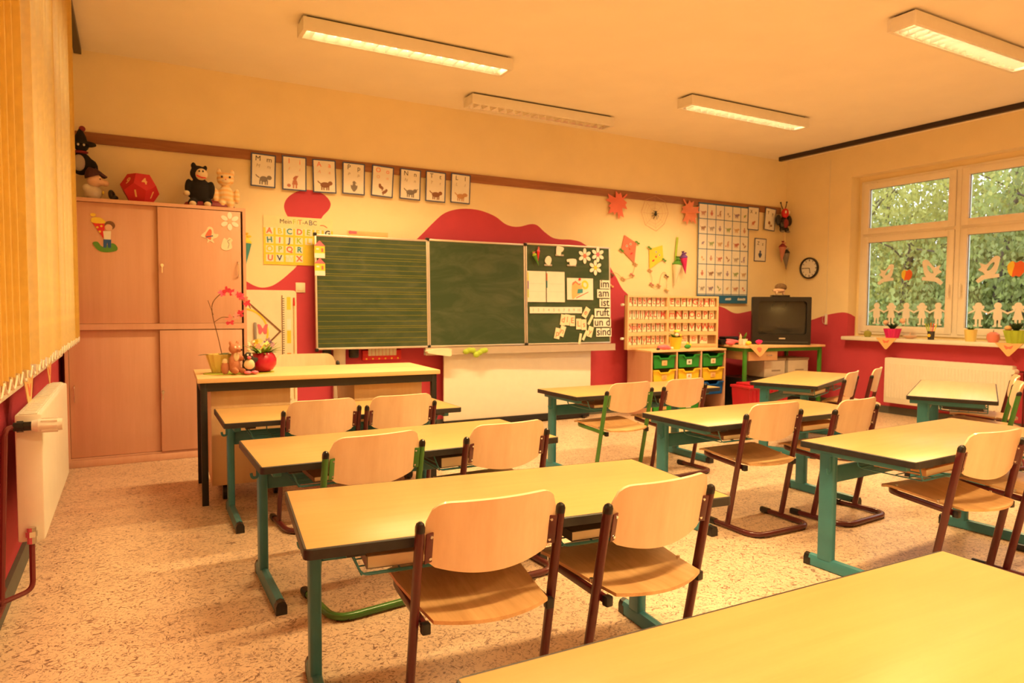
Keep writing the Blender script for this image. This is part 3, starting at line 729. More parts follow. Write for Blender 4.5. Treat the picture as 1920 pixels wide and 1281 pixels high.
part('valve', B().cyl((-0.004, -.03, .735), (-0.03, -.03, .735), .015).cyl((-.022, .0, .735), (-.022, -.055, .735), .0165).cyl((-.022, -.01, .735), (-.022, -.03, .735), .021, n=8), M_BLK, lr)
vt = part('thermostat_head', B().cyl((-.022, -.055, .735), (-.022, -.075, .735), .019, .024).cyl((-.022, -.075, .735), (-.022, -.150, .735), .0245, .022, n=16), M_WHITE, lr)
rb = B()
for i in range(8): a = 2 * PI * i / 8; rb.box((-.022 + .024 * math.cos(a), -.11, .735 + .024 * math.sin(a)), (.006, .05, .006))
part('grip_rib', rb, M_WHITE, vt)
part('return_valve', B().cyl((-.0, -.045, .345), (-.022, -.045, .345), .012).cyl((-.022, -.045, .30), (-.022, -.045, .36), .015, n=10).cyl((-.022, -.045, .325), (-.022, -.045, .345), .019, n=6), M_CHROME, lr)
rr = radiator('radiator', 'white ribbed radiator under the wide window', (XR - 0.03, 4.70, 0), -PI / 2, 1.28, 0.135, 0.635, 0.09, True, False)
parts('wall_bracket', B().box((0.25, 0.014, 0.4), (0.05, 0.028, 0.1)).box((1.0, 0.014, 0.4), (0.05, 0.028, 0.1)), M_WHITE, rr, smooth=0)
part('thermostat_head', B().cyl((1.285, -.04, .585), (1.31, -.04, .585), .012).cyl((1.30, -.055, .585), (1.30, -.13, .585), .026, .022, n=16), M_WHITE, rr)
part('heating_pipe', B().sweep(fil([(1.31, -.04, .585), (1.34, 0.01, .585), (1.34, 0.01, .0)], .02, 4), circ(.0095, 8)), M_PIPE, rr)

# ------------------------------------------------------------------ chalkboard
cb = thing('chalkboard', 'green three-panel chalkboard with aluminium frame and ruled left wing', 'chalkboard', (1.412, 6.085, 0), R(-1.9))
BW, BZ0, BZ1 = 1.035, 0.795, 1.800
Mtilt = Matrix.Translation((0, 0, BZ1)) @ Matrix.Rotation(R(-2.2), 4, 'X') @ Matrix.Translation((0, 0, -BZ1))   # hangs with the foot forward
for i in range(3):
    x0 = i * BW + (0.006 if i else 0); x1 = (i + 1) * BW; z1 = BZ1 + 0.012 * i; y = -0.012 if i == 0 else 0.0
    b = part('board_panel', B().box(((x0 + x1) / 2, y, (BZ0 + z1) / 2), (x1 - x0 - 0.02, 0.020, z1 - BZ0 - 0.02), M=Mtilt), M_CHALK, cb, smooth=0)
    f = B()
    for x in (x0 + 0.008, x1 - 0.008): f.rbox((x, y, (BZ0 + z1) / 2), (0.016, 0.028, z1 - BZ0), 0.003, M=Mtilt)
    for z in (BZ0 + 0.009, z1 - 0.009): f.rbox(((x0 + x1) / 2, y, z), (x1 - x0, 0.028, 0.018), 0.003, M=Mtilt)
    part('panel_frame', f, M_ALU, b)
    if i == 0:
        l = B()
        for z in (1.730, 1.689, 1.642, 1.601, 1.579, 1.537, 1.489, 1.449, 1.431, 1.390, 1.338, 1.298, 1.278, 1.237, 1.187, 1.146, 1.128, 1.084, 1.032, .990, .973, .932, .879, .840):
            l.box((BW / 2, y - 0.0103, z + 0.012), (BW - 0.032, 0.0006, 0.0042), M=Mtilt)
        part('ruled_line', l, C('ruling_yellow', (0.21, 0.20, 0.012)), b, kind='stuff', smooth=0)
hb = B()
for x in (BW, 2 * BW + 0.003):
    for z in (BZ0 + 0.01, BZ1 + 0.006): hb.rbox((x, -0.012, z), (0.035, 0.03, 0.03), 0.006, M=Mtilt)
for z in (BZ0, BZ1): hb.rbox((0.006, -0.012, z), (0.03, 0.034, 0.03), 0.006, M=Mtilt)
parts('corner_hinge', hb, M_BLK, cb)
part('chalk_tray', B().box((2.07, -0.075, 0.760), (2.15, 0.004, 0.07)).box((2.07, -0.055, 0.727), (2.15, 0.055, 0.006)).box((2.07, -0.030, 0.757), (2.15, 0.004, 0.06)), M_ALU, cb, smooth=0)
pl = B()
for x in (0.22, 2.55): pl.rbox((x, 0.045, 0.9), (0.11, 0.045, 1.6), 0.006)
parts('pylon', pl, M_ALU, cb)
hd = B()
for x, w in ((0.11, .08), (0.35, .09)): hd.rbox((x, 0.03, 0.76), (w, 0.05, 0.10), 0.02)  # black blocks on either side of the left pylon
parts('dark_block', hd, M_BLK, cb)
lp = thing('lower_panel', 'white panel below the chalkboard standing on a black base', 'panel', (2.615, 6.045, 0), R(-0.6))
part('white_face', B().rbox((0.85, 0, 0.40), (1.70, 0.02, 0.64), 0.003), M_WHITE, lp)
part('base_rail', B().rbox((0.84, -0.002, 0.045), (1.68, 0.04, 0.068), 0.003), M_BLKM, lp)
parts('levelling_foot', B().cyl((1.60, -.03, 0), (1.60, -.03, .03), .02).cyl((0.08, -.03, 0), (0.08, -.03, .03), .02), M_BLK, lp)

# things on and around the board (board frame: origin 1.412, y about 6.03)
BR = R(-1.9)
def on_board(x, z, dy=-0.020):
    """world point on the tilted face of the board for wall-plane coords"""
    u = (x - 1.412) * 0.992; d = -(BZ1 - z) * math.tan(R(2.2))
    y = -0.013 + d + dy * 0.35 - (0.010 if u < BW else 0)
    return (1.412 + u * math.cos(BR) - y * math.sin(BR), 6.085 + u * math.sin(BR) + y * math.cos(BR), z)
BROT = (R(-2.2), 0, BR)
def board_card(name, x, z, w, h, label, cat, material=M_PAPER, a=0, group=None, th=0.003):
    t = thing(name, label, cat, on_board(x, z, -0.012), group=group, rot=BROT)
    part('card', B().prism(rot2([(-w / 2, -h / 2), (w / 2, -h / 2), (w / 2, h / 2), (-w / 2, h / 2)], a), -th / 2, th / 2), material, t, smooth=0)
    return t
for k, (x, z) in enumerate(((1.442, 1.677), (1.442, 1.525))):
    t = thing('paper_house', ('upper', 'lower')[k] + ' little paper house with pink roof stuck on the ruled board', 'paper house', on_board(x + 0.012, z - 0.01, -0.012), rot=BROT, group='paper houses')
    part('house_wall', B().box((0, 0, 0.0), (0.088, 0.003, 0.062)), M_YEL, t, smooth=0)
    part('roof', B().prism([(-.047, .031), (.047, .031), (0, .080)], -.002, .002), M_PINK, t, smooth=0)
    part('cellar', B().box((0, 0, -.052), (0.088, 0.003, 0.042)), M_PAPER, t, smooth=0)
    part('door', B().box((.022, -.0015, -.004), (.018, .0025, .032)), M_ORED, t, smooth=0)
    part('window', B().box((-.017, -.0015, .006), (.024, .0025, .014)), M_PAPER, t, smooth=0)
def flower(name, label, loc, rot, r, mid, group=None, mp=None):
    t = thing(name, label, 'paper flower', loc, rot=rot, group=group)
    pb = B()
    for k in range(6):
        a = PI / 2 + k * PI / 3; pb.prism(oval(math.cos(a) * r * .62, math.sin(a) * r * .62, r * .38, r * .24, 14, a), -.0015, .0015 + k * 1e-5)
    parts('petal', pb, mp or M_PAPER, t, smooth=0)
    part('flower_centre', B().prism(oval(0, 0, r * .26, n=14), -.003, 0), mid, t, smooth=0)
    return t
for x, z, m, nm in ((4.214, 1.719, M_CORAL, 'left white paper daisy with coral centre'), (4.380, 1.740, M_PINK, 'right white paper daisy with pink centre'), (4.347, 1.600, M_YEL, 'lower white paper daisy with yellow centre')):
    flower('paper_daisy', nm + ' on the chalkboard', on_board(x, z, -.012), BROT, 0.082, m, 'board daisies')
for wd, x0, x1, z0, z1 in (('im', 4.404, 4.529, 1.473, 1.378), ('am', 4.367, 4.536, 1.375, 1.279), ('ist', 4.396, 4.537, 1.273, 1.180), ('ruft', 4.332, 4.534, 1.171, 1.073), ('und', 4.318, 4.540, 1.063, .971), ('sind', 4.350, 4.545, .963, .867)):
    t = board_card('word_card', (x0 + x1) / 2, (z0 + z1) / 2, x1 - x0, z0 - z1 - .006, 'white word card reading "%s" at the right board edge' % wd, 'word card', group='word cards')
    text(wd if wd != 'und' else 'un d', 0.115, M_INK, t, (0, -.0022, 0.004), bold=0.0012)
for nm, x, z, sx in (('left', 3.626, 1.388, 1), ('right', 3.853, 1.388, -1)):
    t = board_card('plan_sheet', x, z, .214, .312, nm + ' blank timetable sheet on the chalkboard', 'sheet', group='timetable sheets')
    for k, m in enumerate((M_YEL, M_PURP, M_LIME) if sx > 0 else (M_ORED, M_TURQ)):
        parts('colour_strip', B().box((-.098 if sx > 0 else -.104, -.002, .10 - k * (.085 if sx > 0 else .075)), (.010, .002, .082 if sx > 0 else .073)), m, t, smooth=0)
    parts('rule', B().box((0.0, -.0018, .03), (.19, .001, .001)).box((0, -.0018, -.05), (.19, .001, .001)), M_GREYINK, t, smooth=0)
t = board_card('child_drawing', 4.152, 1.372, .322, .226, 'white sheet with a colourful drawing and red magnet', 'drawing')
part('drawn_body', B().prism(smooth_poly([(-.10, -.10), (-.10, .05), (-.06, .075), (-.02, .05), (.02, .03), (.01, -.04), (-.05, -.08)], 4), -.0035, -.0015), M_PEACH, t, smooth=0)
part('drawn_patch', B().prism([(-.04, -.05), (.03, -.04), (.03, 0), (-.03, 0)], -.0042, -.003), M_TURQ, t, smooth=0)
part('drawn_loop', B().prism(oval(.06, .045, .042, .048, 16, .5), -.0035, -.0015, holes=[oval(.06, .045, .022, .026, 16, .5)]), M_YEL, t, smooth=0)
part('drawn_stripe', B().prism([(-.10, .05), (-.06, .085), (-.02, .055), (.01, .06), (.0, .045), (-.02, .04), (-.06, .068), (-.095, .035)], -.0045, -.003).prism([(-.05, -.10), (.10, -.035), (.10, -.027), (-.05, -.088)], -.0035, -.0015), M_CORAL, t, smooth=0)
part('magnet', B().cyl((-.008, 0, .10), (-.008, -.010, .10), .013, n=14), M_RED2, t)
t = board_card('number_strip', 3.857, 1.150, .622, .064, 'long white number strip from 1 to 10', 'number strip')
for k in range(10): text(str(k + 1), .040, M_GREYINK, t, (-.272 + k * .0605, -.0022, 0), bold=.0004)
for ch, x, z, a in (('d', 3.938, 1.050, .17), ('l', 3.988, 1.050, .15), ('E', 4.051, 1.041, .02), ('L', 4.129, 1.006, 0), ('s', 4.195, .999, -.02), ('e', 4.222, 1.126, -.55), ('p', 3.868, .911, .22), ('n', 3.926, .934, .35), ('y', 4.274, .924, .3)):
    t = board_card('letter_magnet', x, z, .062, .112, 'cream letter card with red %s "%s" stuck askew on the board' % ('capital' if ch.isupper() else 'small', ch), 'letter card', M_CREAM, -a if ch != 'e' else a, 'loose letter cards')
    t.rotation_euler = BROT
    text(ch, .085, M_ORED, t, (0, -.0022, 0), (PI / 2, -(-a if ch != 'e' else a), 0))
for k, (x, z, a) in enumerate(((4.280, 1.049, -.55), (4.207, .888, -.5), (4.144, .851, -.2))):
    board_card('letter_magnet', x, z, .028, .115, ('upper', 'middle', 'lowest')[k] + ' narrow letter card seen edge on, beside the word cards', 'letter card', M_CREAM, a, 'loose letter cards')
for k, (x, z, w, h) in enumerate(((3.903, 1.757, .10, .10), (3.765, 1.651, .09, .10), (4.049, 1.647, .11, .08))):
    t = thing('paper_cutout', ('upper', 'left', 'right')[k] + ' pale paper cutout on a dark strip, top of the right board', 'paper cutout', on_board(x, z, -.012), rot=BROT, group='pale board cutouts')
    shp = ([(-.04, -.03), (-.035, .045), (0, .05), (.05, .035), (.04, .0), (.02, -.01), (.01, -.045), (-.02, -.04)], [(-.04, .0), (-.02, .04), (.015, .05), (.04, .02), (.03, -.02), (.01, -.045), (-.02, -.03)], [(-.055, .03), (.05, .035), (.055, -.02), (.02, -.03), (-.02, -.03), (-.03, .005), (-.05, 0)])[k]
    part('figure', B().prism(smooth_poly(shp, 3), -.003, -.0012), M_PAPER, t, smooth=0)
    part('dark_strip', B().box((0, -.0005, -h / 2 + .008), (w, .002, .018)), M_GREYINK, t, smooth=0)
def sugar_cone(name, label, loc, rot, h, r, body, top, bow, tilt=0, group=None):
    t = thing(name, label, 'paper cone', loc, rot=rot, group=group)
    M = Matrix.Rotation(tilt, 4, 'Y')
    part('cone', B().cyl((0, -r * .5, -h), (0, -r * .5, 0), .002, r, n=14, M=M), body, t)
    part('paper_top', B().lathe([(r, 0), (r * 1.05, h * .06), (r * .55, h * .20), (r * .15, h * .30), (r * .45, h * .42), (0.001, h * .40)], 14, (0, -r * .5, 0), M=M), top, t)
    part('ribbon', B().ell((r * .4, -r * .9, h * .28), (r * .5, r * .2, r * .25), M=M, n=8, k=5).ell((-r * .4, -r * .9, h * .28), (r * .5, r * .2, r * .25), M=M, n=8, k=5), bow, t)
    return t
sugar_cone('paper_cone', 'green and yellow paper cone on the chalkboard', on_board(3.60, 1.70, -.02), BROT, .11, .022, M_GREEN, M_LIME, M_PINK, R(-25), 'small cones on the board')
sugar_cone('paper_cone', 'red paper cone leaning on the green one, on the chalkboard', on_board(3.645, 1.74, -.02), BROT, .12, .016, M_RED2, M_PINK, M_CORAL, R(5), 'small cones on the board')
t = thing('sponge', 'folded white cloth lying at the left end of the chalk tray', 'cloth', (2.53, 5.955, .722))
part('fold', B().prism(smooth_poly([(-.125, .03), (-.10, .055), (.10, .062), (.112, .04), (.11, -.005), (.06, -.004), (-.06, .015)], 4), -.035, .035), M_CREAM, t)
t = thing('dust_cloth', 'crumpled lime green cloth hanging over the chalk tray', 'cloth', (2.91, 5.945, .757))
cl = B()
for k in range(7): cl.ell((-.10 + k * .033, random.uniform(-.01, .01), random.uniform(-.012, .018) - (.03 if k in (3, 4) else 0)), (.035, .022, .026), n=10, k=7)
remesh(part('fabric', cl, M_LIME, t), .006, 2)

# ------------------------------------------------------------------ wall: letter cards on the brown rail
WY = YB - 0.003
def animal(kind):
    b = B(); f, k = -.0024, -.0014
    def e(*a): b.prism(oval(*a), f, k)
    def leg(x, z0, z1, w=.010): b.prism([(x - w / 2, z0), (x + w / 2, z0), (x + w / 2, z1), (x - w / 2, z1)], f, k)
    if kind in ('tiger', 'lion', 'rhino', 'mouse', 'ape'):
        e(0, 0, .042 if kind != 'mouse' else .032, .024, 16); e(.045, .016, .020 if kind != 'lion' else .027, .018, 14)
        for x in (-.030, -.012, .014, .030): leg(x, -.045, -.008)
        b.prism(smooth_poly([(-.038, .006), (-.060, .020), (-.066, .032), (-.060, .034), (-.052, .024), (-.036, .014)], 3), f, k)
        if kind == 'rhino': b.prism([(.060, .020), (.078, .040), (.056, .030)], f, k)
    elif kind == 'penguin':
        e(0, -.006, .020, .036, 16); e(0, .038, .014, .014, 14); b.prism([(.012, .040), (.026, .035), (.012, .032)], f, k)
        e(-.022, -.004, .007, .022, 10, .25); e(.022, -.004, .007, .022, 10, -.25)
    elif kind == 'person':
        e(0, .03, .015, .016, 14); b.prism([(-.016, .016), (.016, .016), (.024, -.02), (-.024, -.02)], f, k); leg(-.012, -.05, -.018, .012); leg(.012, -.05, -.018, .012); e(-.05, -.03, .016, .014, 12)
        b.prism([(-.016, .036), (.018, .036), (.030, .058), (.004, .055)], f, k)
    elif kind == 'pair':
        e(-.015, .018, .026, .014, 14, -.5); e(-.028, .038, .012, .012, 10); e(.018, -.022, .026, .014, 14, .5); e(.036, -.004, .012, .012, 10)
        leg(-.004, -.012, .008); leg(.006, -.05, -.03)
    elif kind == 'bug':
        e(0, 0, .024, .020, 14, .5); e(.026, .018, .013, .012, 10); leg(-.02, -.035, -.01, .006); leg(.012, -.03, -.01, .006)
    else:
        e(-.01, .012, .020, .022, 12); e(.028, -.022, .018, .014, 12, .4); leg(0, -.05, -.01, .006)
    return b
def letter_card(ch, low, cx, z1, z0, w, kind, amat, ink, wname, rz=0, dy=0.0, plate=True, lift=.028):
    t = thing('letter_card', 'blue framed letter card %s %s with %s picture, %s' % (ch, low, kind, wname), 'letter card', (cx, WY - lift - dy, (z0 + z1) / 2), rot=(R(1.2), R(rz), 0), group='letter cards on the back wall')
    h = z1 - z0
    part('sheet', B().box((0, 0, 0), (w, .002, h)), M_CREAM if False else M_PAPER, t, smooth=0)
    fr = B(); q = .010
    fr.prism([(-w / 2, -h / 2), (w / 2, -h / 2), (w / 2, h / 2), (-w / 2, h / 2)], -.0022, .0018, holes=[[(-w / 2 + q, -h / 2 + q), (w / 2 - q, -h / 2 + q), (w / 2 - q, h / 2 - q), (-w / 2 + q, h / 2 - q)]])
    part('border', fr, M_NAVY, t, smooth=0)
    if plate:
        text(ch, .060, ink, t, (-.044, -.0016, h * .345)); text(low, .060, ink, t, (.046, -.0016, h * .335))
        text(ch, .040, M_GREYINK if ink is M_INK else M_PINKINK, t, (-.042, -.0016, h * .13), (PI / 2, R(14), 0)); text(low, .040, M_GREYINK if ink is M_INK else M_PINKINK, t, (.046, -.0016, h * .12), (PI / 2, R(14), 0))
        part('printed_picture', animal(kind), amat, t, smooth=0, loc=(.004, 0, -h * .26))
    else:
        text(ch, .060, ink, t, (-.040, -.0016, h * .28)); text(low, .060, ink, t, (.040, -.0016, h * .26))
        part('printed_picture', animal(kind), amat, t, smooth=0, loc=(.0, 0, -h * .20))
    return t
M_ABROWN = C('print_brown', (.30, .13, .07)); M_AGREY = C('print_grey', (.25, .22, .20)); M_ATAN = C('print_tan', (.62, .34, .16)); M_AROSE = C('print_rose', (.55, .22, .16))
for a in (('M', 'm', 1.011, 2.455, 2.180, .200, 'mouse', M_AGREY, M_INK, 'first from the left on the rail', 1.5), ('I', 'i', 1.266, 2.463, 2.173, .204, 'person', M_AROSE, M_ORED, 'second on the rail', 0), ('A', 'a', 1.523, 2.462, 2.174, .204, 'ape', M_ABROWN, M_ORED, 'above the red blob', -1.5),
          ('P', 'p', 1.784, 2.462, 2.182, .204, 'penguin', M_AGREY, M_INK, 'right of the red blob', .5), ('O', 'o', 2.052, 2.462, 2.183, .206, 'pair', M_ABROWN, M_ORED, 'fifth on the rail', 2.5), ('N', 'n', 2.321, 2.460, 2.179, .205, 'rhino', M_AGREY, M_INK, 'sixth on the rail', 1.5),
          ('T', 't', 2.577, 2.462, 2.178, .205, 'tiger', M_ABROWN, M_INK, 'seventh on the rail', 1), ('L', 'l', 2.838, 2.466, 2.184, .207, 'lion', M_ATAN, M_INK, 'last of the long row', 1.5)):
    letter_card(*a)
letter_card('X', 'x', 6.882, 2.454, 2.164, .198, 'bug', M_AROSE, M_INK, 'beside the big chart', 0, 0, False)
letter_card('Y', 'y', 7.185, 2.460, 2.175, .196, 'yak', M_ABROWN, M_INK, 'next to the beetle', 4, 0, False)
letter_card('Z', 'z', 7.043, 2.070, 1.777, .210, 'penguin', M_NAVY, M_INK, 'alone below the others', .5, 0, False, .006)

# alphabet poster left of the board
ps = thing('alphabet_poster', 'yellow alphabet poster headed "Mein FIT-ABC" left of the chalkboard', 'poster', (1.304, WY - .003, 1.741))
pw, ph = .590, .416
part('sheet', B().box((0, 0, 0), (pw, .002, ph)), C('poster_yellow', (.86, .68, .06)), ps, smooth=0)
part('heading_band', B().box((0, -.0011, ph / 2 - .052), (pw, .001, .104)), C('poster_pale', (.86, .78, .45)), ps, smooth=0)
for tx, x, m, sz in (('Mein', -.098, M_INK, .052), ('F', -.027, M_LIME, .060), ('I', .000, M_YEL, .050), ('T', .022, M_ORED, .060), ('-', .050, M_INK, .05), ('A', .075, M_INK, .046), ('B', .113, M_NAVY, .062), ('C', .150, M_INK, .052)):
    text(tx, sz, m, ps, (x - .012, -.0022, ph / 2 - .045))
part('rainbow_stroke', B().prism(smooth_poly([(.185, .150), (.215, .152), (.245, .135), (.243, .128), (.213, .144), (.185, .143)], 3), -.0025, -.0015), M_ORED, ps, smooth=0)
grid = [('A', M_ORED, 'B', M_YEL, 'C', M_TURQ, 'D', M_ORED, 'E', M_LIME, 'F', M_YEL, 'G', M_INK), ('H', M_TURQ, 'I', M_ORED, 'J', M_NAVY, 'K', M_LIME, 'L', M_YEL), ('O', M_YEL, 'P', M_LIME, 'Q', M_ORED, 'R', M_TURQ), ('U', M_ORED, 'V', M_NAVY, 'W', M_CREAM, 'X', M_ORED)]
for r, row in enumerate(grid):
    for k in range(len(row) // 2):
        x, z = -.245 + k * .082, .078 - r * .077
        part('letter_tile', B().box((x, -.0014, z), (.062, .001, .058)), M_PAPER, ps, smooth=0)
        text(row[2 * k], .066, row[2 * k + 1], ps, (x + random.uniform(-.004, .004), -.0026, z), (PI / 2, R(random.uniform(-6, 6)), 0), bold=.0022)
t = solo('poster_strip', B().rbox((0, 0, 0), (.38, .003, .09), .001), M_PEACH, 'peach paper strip peeking out above the ruled board', 'poster', (1.921, WY - .004, 1.815))
part('printed_dot', B().prism(oval(-.165, .03, .016), -.0028, -.0018).box((-.13, -.0022, .03), (.05, .001, .025)), M_PINK, t, smooth=0)
sw = thing('wall_switch', 'square white wall switch above the drawing tool board', 'switch', (1.313, WY + .003, 1.339))
part('plate', B().rbox((0, -.005, 0), (.082, .010, .086), .003), M_CREAM, sw); part('rocker', B().rbox((0, -.011, 0), (.052, .006, .054), .002), M_CREAM, sw)

# board with drawing tools
tb = thing('drawing_tool_board', 'white board holding wooden set square and ruler left of the chalkboard', 'tool board', (1.05, WY, .82))
part('panel', B().prism([(x, z) for x, z in rrect(.45, .985, .03, 5)], -.016, 0), M_CREAM, tb, smooth=0)
part('set_square', B().prism([(-.21, .43), (.097, .140), (-.21, -.17)], -.022, -.016, holes=[[(-.198, .405), (.080, .140), (-.198, -.14)]]), M_BROWN, tb, smooth=0)
part('protractor_scale', B().prism([(-.21 + .20 * math.cos(t), .13 + .21 * math.sin(t)) for t in [-PI / 2 + PI * i / 24 for i in range(25)]] + [(-.21 + .185 * math.cos(t), .13 + .195 * math.sin(t)) for t in [PI / 2 - PI * i / 24 for i in range(25)]], -.0185, -.016), M_YEL, tb, smooth=0)
ru = part('ruler', B().box((.142, -.020, 0.0), (.072, .008, .90)), M_CREAM, tb, smooth=0)
tk = B()
for i in range(44): tk.box((.114, -.0245, .42 - i * .0195), (.014, .001, .006))
part('ruler_tick', tk, M_INK, ru, kind='stuff', smooth=0)
part('ruler_edge', B().box((.1035, -.0205, 0), (.004, .0085, .90)), M_BROWN, ru, smooth=0)
for z, m, h in ((.38, M_YEL, .11), (.20, M_PAPER, .09), (.09, M_YEL, .11), (-.09, M_ORANGE, .08), (-.30, M_YEL, .10)): part('printed_field', B().box((.158, -.0244, z), (.034, .001, h)), m, ru, smooth=0)
part('handle', B().rbox((-.12, -.026, .145), (.022, .02, .145), .006), mat('grey_plastic', (.32, .29, .26), .5), tb)
part('pointer', B().cyl((.203, -.022, -.45), (.203, -.022, .36), .005, n=8), M_LWOOD, tb)
part('pointer_tip', B().cyl((.203, -.022, .36), (.203, -.022, .43), .009, .006, n=8), M_RED2, tb)
part('butterfly', B().prism(smooth_poly([(0, .01), (.018, .04), (.042, .045), (.036, .01), (.032, -.03), (.014, -.035), (0, -.012), (-.014, -.035), (-.032, -.03), (-.036, .01), (-.042, .045), (-.018, .04)], 4), -.020, -.016), M_PINK, tb, smooth=0, loc=(-.058, 0, .155))
ca = thing('bead_frame', 'red rack with small white cards and gold dots under the ruled board', 'rack', (2.04, WY, .735))
part('rack', B().rbox((0, -.02, -.005), (.37, .04, .09), .004), M_RED2, ca)
for k in range(8): part('white_card', B().box((-.118 + k * .034, -.0415, .022), (.030, .003, .066)), M_CREAM, ca, smooth=0)
for k in range(6): part('gold_dot', B().cyl((-.15 + k * .06, -.04, -.038), (-.15 + k * .06, -.044, -.038), .008, n=8), M_YEL, ca)

# decorations right of the board
maple_h = [(.008, -.175), (.010, -.095), (.070, -.115), (.072, -.080), (.125, -.070), (.070, -.020), (.100, .0), (.165, .030), (.118, .055), (.132, .100), (.060, .062), (.060, .115), (.030, .105), (0, .172)]
maple = maple_h + [(-x, z) for x, z in maple_h[-2::-1]]
for x, z, a, m, lb in ((4.745, 2.325, 2.3, M_CORAL, 'red paper maple leaf on the brown rail'), (5.815, 2.315, -2.5, C('salmon_paper', (.84, .28, .14)), 'salmon paper maple leaf beside the alphabet chart')):
    lf = B().prism(rot2(maple, a), -.002, .0)
    lf = B().add([(p.x, p.y - .012 + .35 * (p.x * p.x), p.z) for p in lf.v], lf.f)
    solo('paper_leaf', lf, m, lb, 'paper leaf', (x, WY - .022, z), group='paper maple leaves')
wb_ = thing('string_web', 'thread spider web with a black spider hanging from the rail', 'spider web', (5.286, WY - .024, 2.25))
octo = [(0, .205), (.153, .157), (.20, .03), (.143, -.10), (.02, -.19), (-.138, -.13), (-.20, .011), (-.144, .15)]
wv = B()
for k in range(8): wv.wire([(octo[k][0], 0, octo[k][1]), (octo[(k + 1) % 8][0], 0, octo[(k + 1) % 8][1])], .0022, 4); wv.wire([(0, 0, 0), (octo[k][0], 0, octo[k][1])], .0010, 4)
for s in (.35, .6, .8):
    for k in range(8): wv.wire([(octo[k][0] * s, 0, octo[k][1] * s), (octo[(k + 1) % 8][0] * s, 0, octo[(k + 1) % 8][1] * s)], .0009, 4)
wv.wire([(0, 0, .205), (0, 0.0, .23)], .0015, 4)
part('thread', wv, M_ATAN, wb_)
sp = B().ell((0, -.012, 0), (.018, .012, .022)).ell((0, -.012, .026), .012)
for k in range(8):
    a = R(-60 + 40 * (k % 4)) + (PI if k > 3 else 0); sp.wire([(0, -.012, 0), (.03 * math.cos(a), -.016, .03 * math.sin(a)), (.055 * math.cos(a), -.004, .055 * math.sin(a) - .008)], .0025, 4)
part('spider', sp, M_BLK, wb_)
def kite(label, cx, cz, corners, m, face, tail, bows):
    t = thing('paper_kite', label, 'paper kite', (cx, WY - .006, cz), group='paper kites')
    q = [(x - cx, z - cz) for x, z in corners]
    part('sail', B().prism(q, -.004, .0), m, t, smooth=0)
    part('eye', B().prism(oval(face[0][0] - cx, face[0][1] - cz, .013, n=12), -.0055, -.004), M_PAPER, t, smooth=0); part('eye', B().prism(oval(face[1][0] - cx, face[1][1] - cz, .013, n=12), -.0055, -.004), M_PAPER, t, smooth=0)
    for f in face[:2]: part('pupil', B().prism(oval(f[0] - cx, f[1] - cz, .007, n=10), -.0065, -.0055), M_INK, t, smooth=0)
    part('nose', B().ell((face[2][0] - cx, -.006, face[2][1] - cz), (.013, .006, .013)), M_ORED, t)
    part('mouth', B().prism(oval(face[3][0] - cx, face[3][1] - cz, .020, .009, 12, .5), -.0055, -.004), M_RED2, t, smooth=0)
    part('tail_string', B().wire([(x - cx, -.006, z - cz) for x, z in smooth_poly(tail, 5, False)], .0022, 4), M_ATAN, t)
    for x, z, bm in bows:
        part('bow', B().ell((x - cx - .016, -.010, z - cz + .010), (.020, .006, .011), n=8, k=5).ell((x - cx + .016, -.010, z - cz - .008), (.020, .006, .011), n=8, k=5).ell((x - cx, -.012, z - cz), .008, n=8, k=5), bm, t)
    return t
kite('red paper kite with a smiling face', 4.93, 1.84, [(4.864, 1.992), (5.035, 1.910), (5.010, 1.686), (4.822, 1.828)], M_CORAL, [(4.898, 1.872), (4.952, 1.895), (4.940, 1.845), (4.965, 1.790)],
     [(5.010, 1.686), (5.011, 1.640), (4.987, 1.567), (4.938, 1.513), (4.848, 1.504), (4.765, 1.560), (4.684, 1.558), (4.678, 1.461), (4.682, 1.410), (4.676, 1.332)],
     [(5.045, 1.915, M_GREEN), (4.822, 1.82, M_GREEN), (5.02, 1.675, M_ATAN), (4.975, 1.55, M_AROSE), (4.85, 1.505, M_ATAN), (4.69, 1.545, M_BROWN), (4.684, 1.42, M_PEACH)])
kite('yellow paper kite with a smiling face', 5.325, 1.78, [(5.419, 1.905), (5.438, 1.744), (5.231, 1.622), (5.223, 1.850)], M_YEL, [(5.325, 1.823), (5.375, 1.79), (5.325, 1.770), (5.285, 1.722)],
     [(5.231, 1.622), (5.247, 1.576), (5.270, 1.508), (5.264, 1.451), (5.340, 1.406), (5.376, 1.441), (5.404, 1.558), (5.449, 1.594), (5.488, 1.548), (5.491, 1.397)],
     [(5.225, 1.865, M_GREEN), (5.445, 1.735, M_GREEN), (5.235, 1.61, M_ATAN), (5.264, 1.45, M_AROSE), (5.37, 1.44, M_ATAN), (5.485, 1.55, M_BROWN), (5.491, 1.39, M_PEACH)])
sugar_cone('paper_cone', 'pale paper cone on a green ribbon between kite and chart', (5.625, WY - .004, 1.68), (0, 0, 0), .24, .055, M_CREAM, M_GREEN, M_GREEN, R(8), 'cones beside the chart')
sugar_cone('paper_cone', 'purple and pink paper cone beside the green ribbon', (5.69, WY - .05, 1.765), (0, 0, 0), .19, .045, M_MAG, M_PURP, M_PURP, R(-10), 'cones beside the chart')
solo('green_ribbon', B().sweep([(-.005, 0, -.06), (-.012, -.006, .1), (.0, -.004, .2), (.012, -.002, .29)], rrect(.032, .003, .001, 1), upv=(0, 1, 0)), M_LIME, 'lime green ribbon hanging above the pale cone', 'ribbon', (5.635, WY - .008, 1.72))

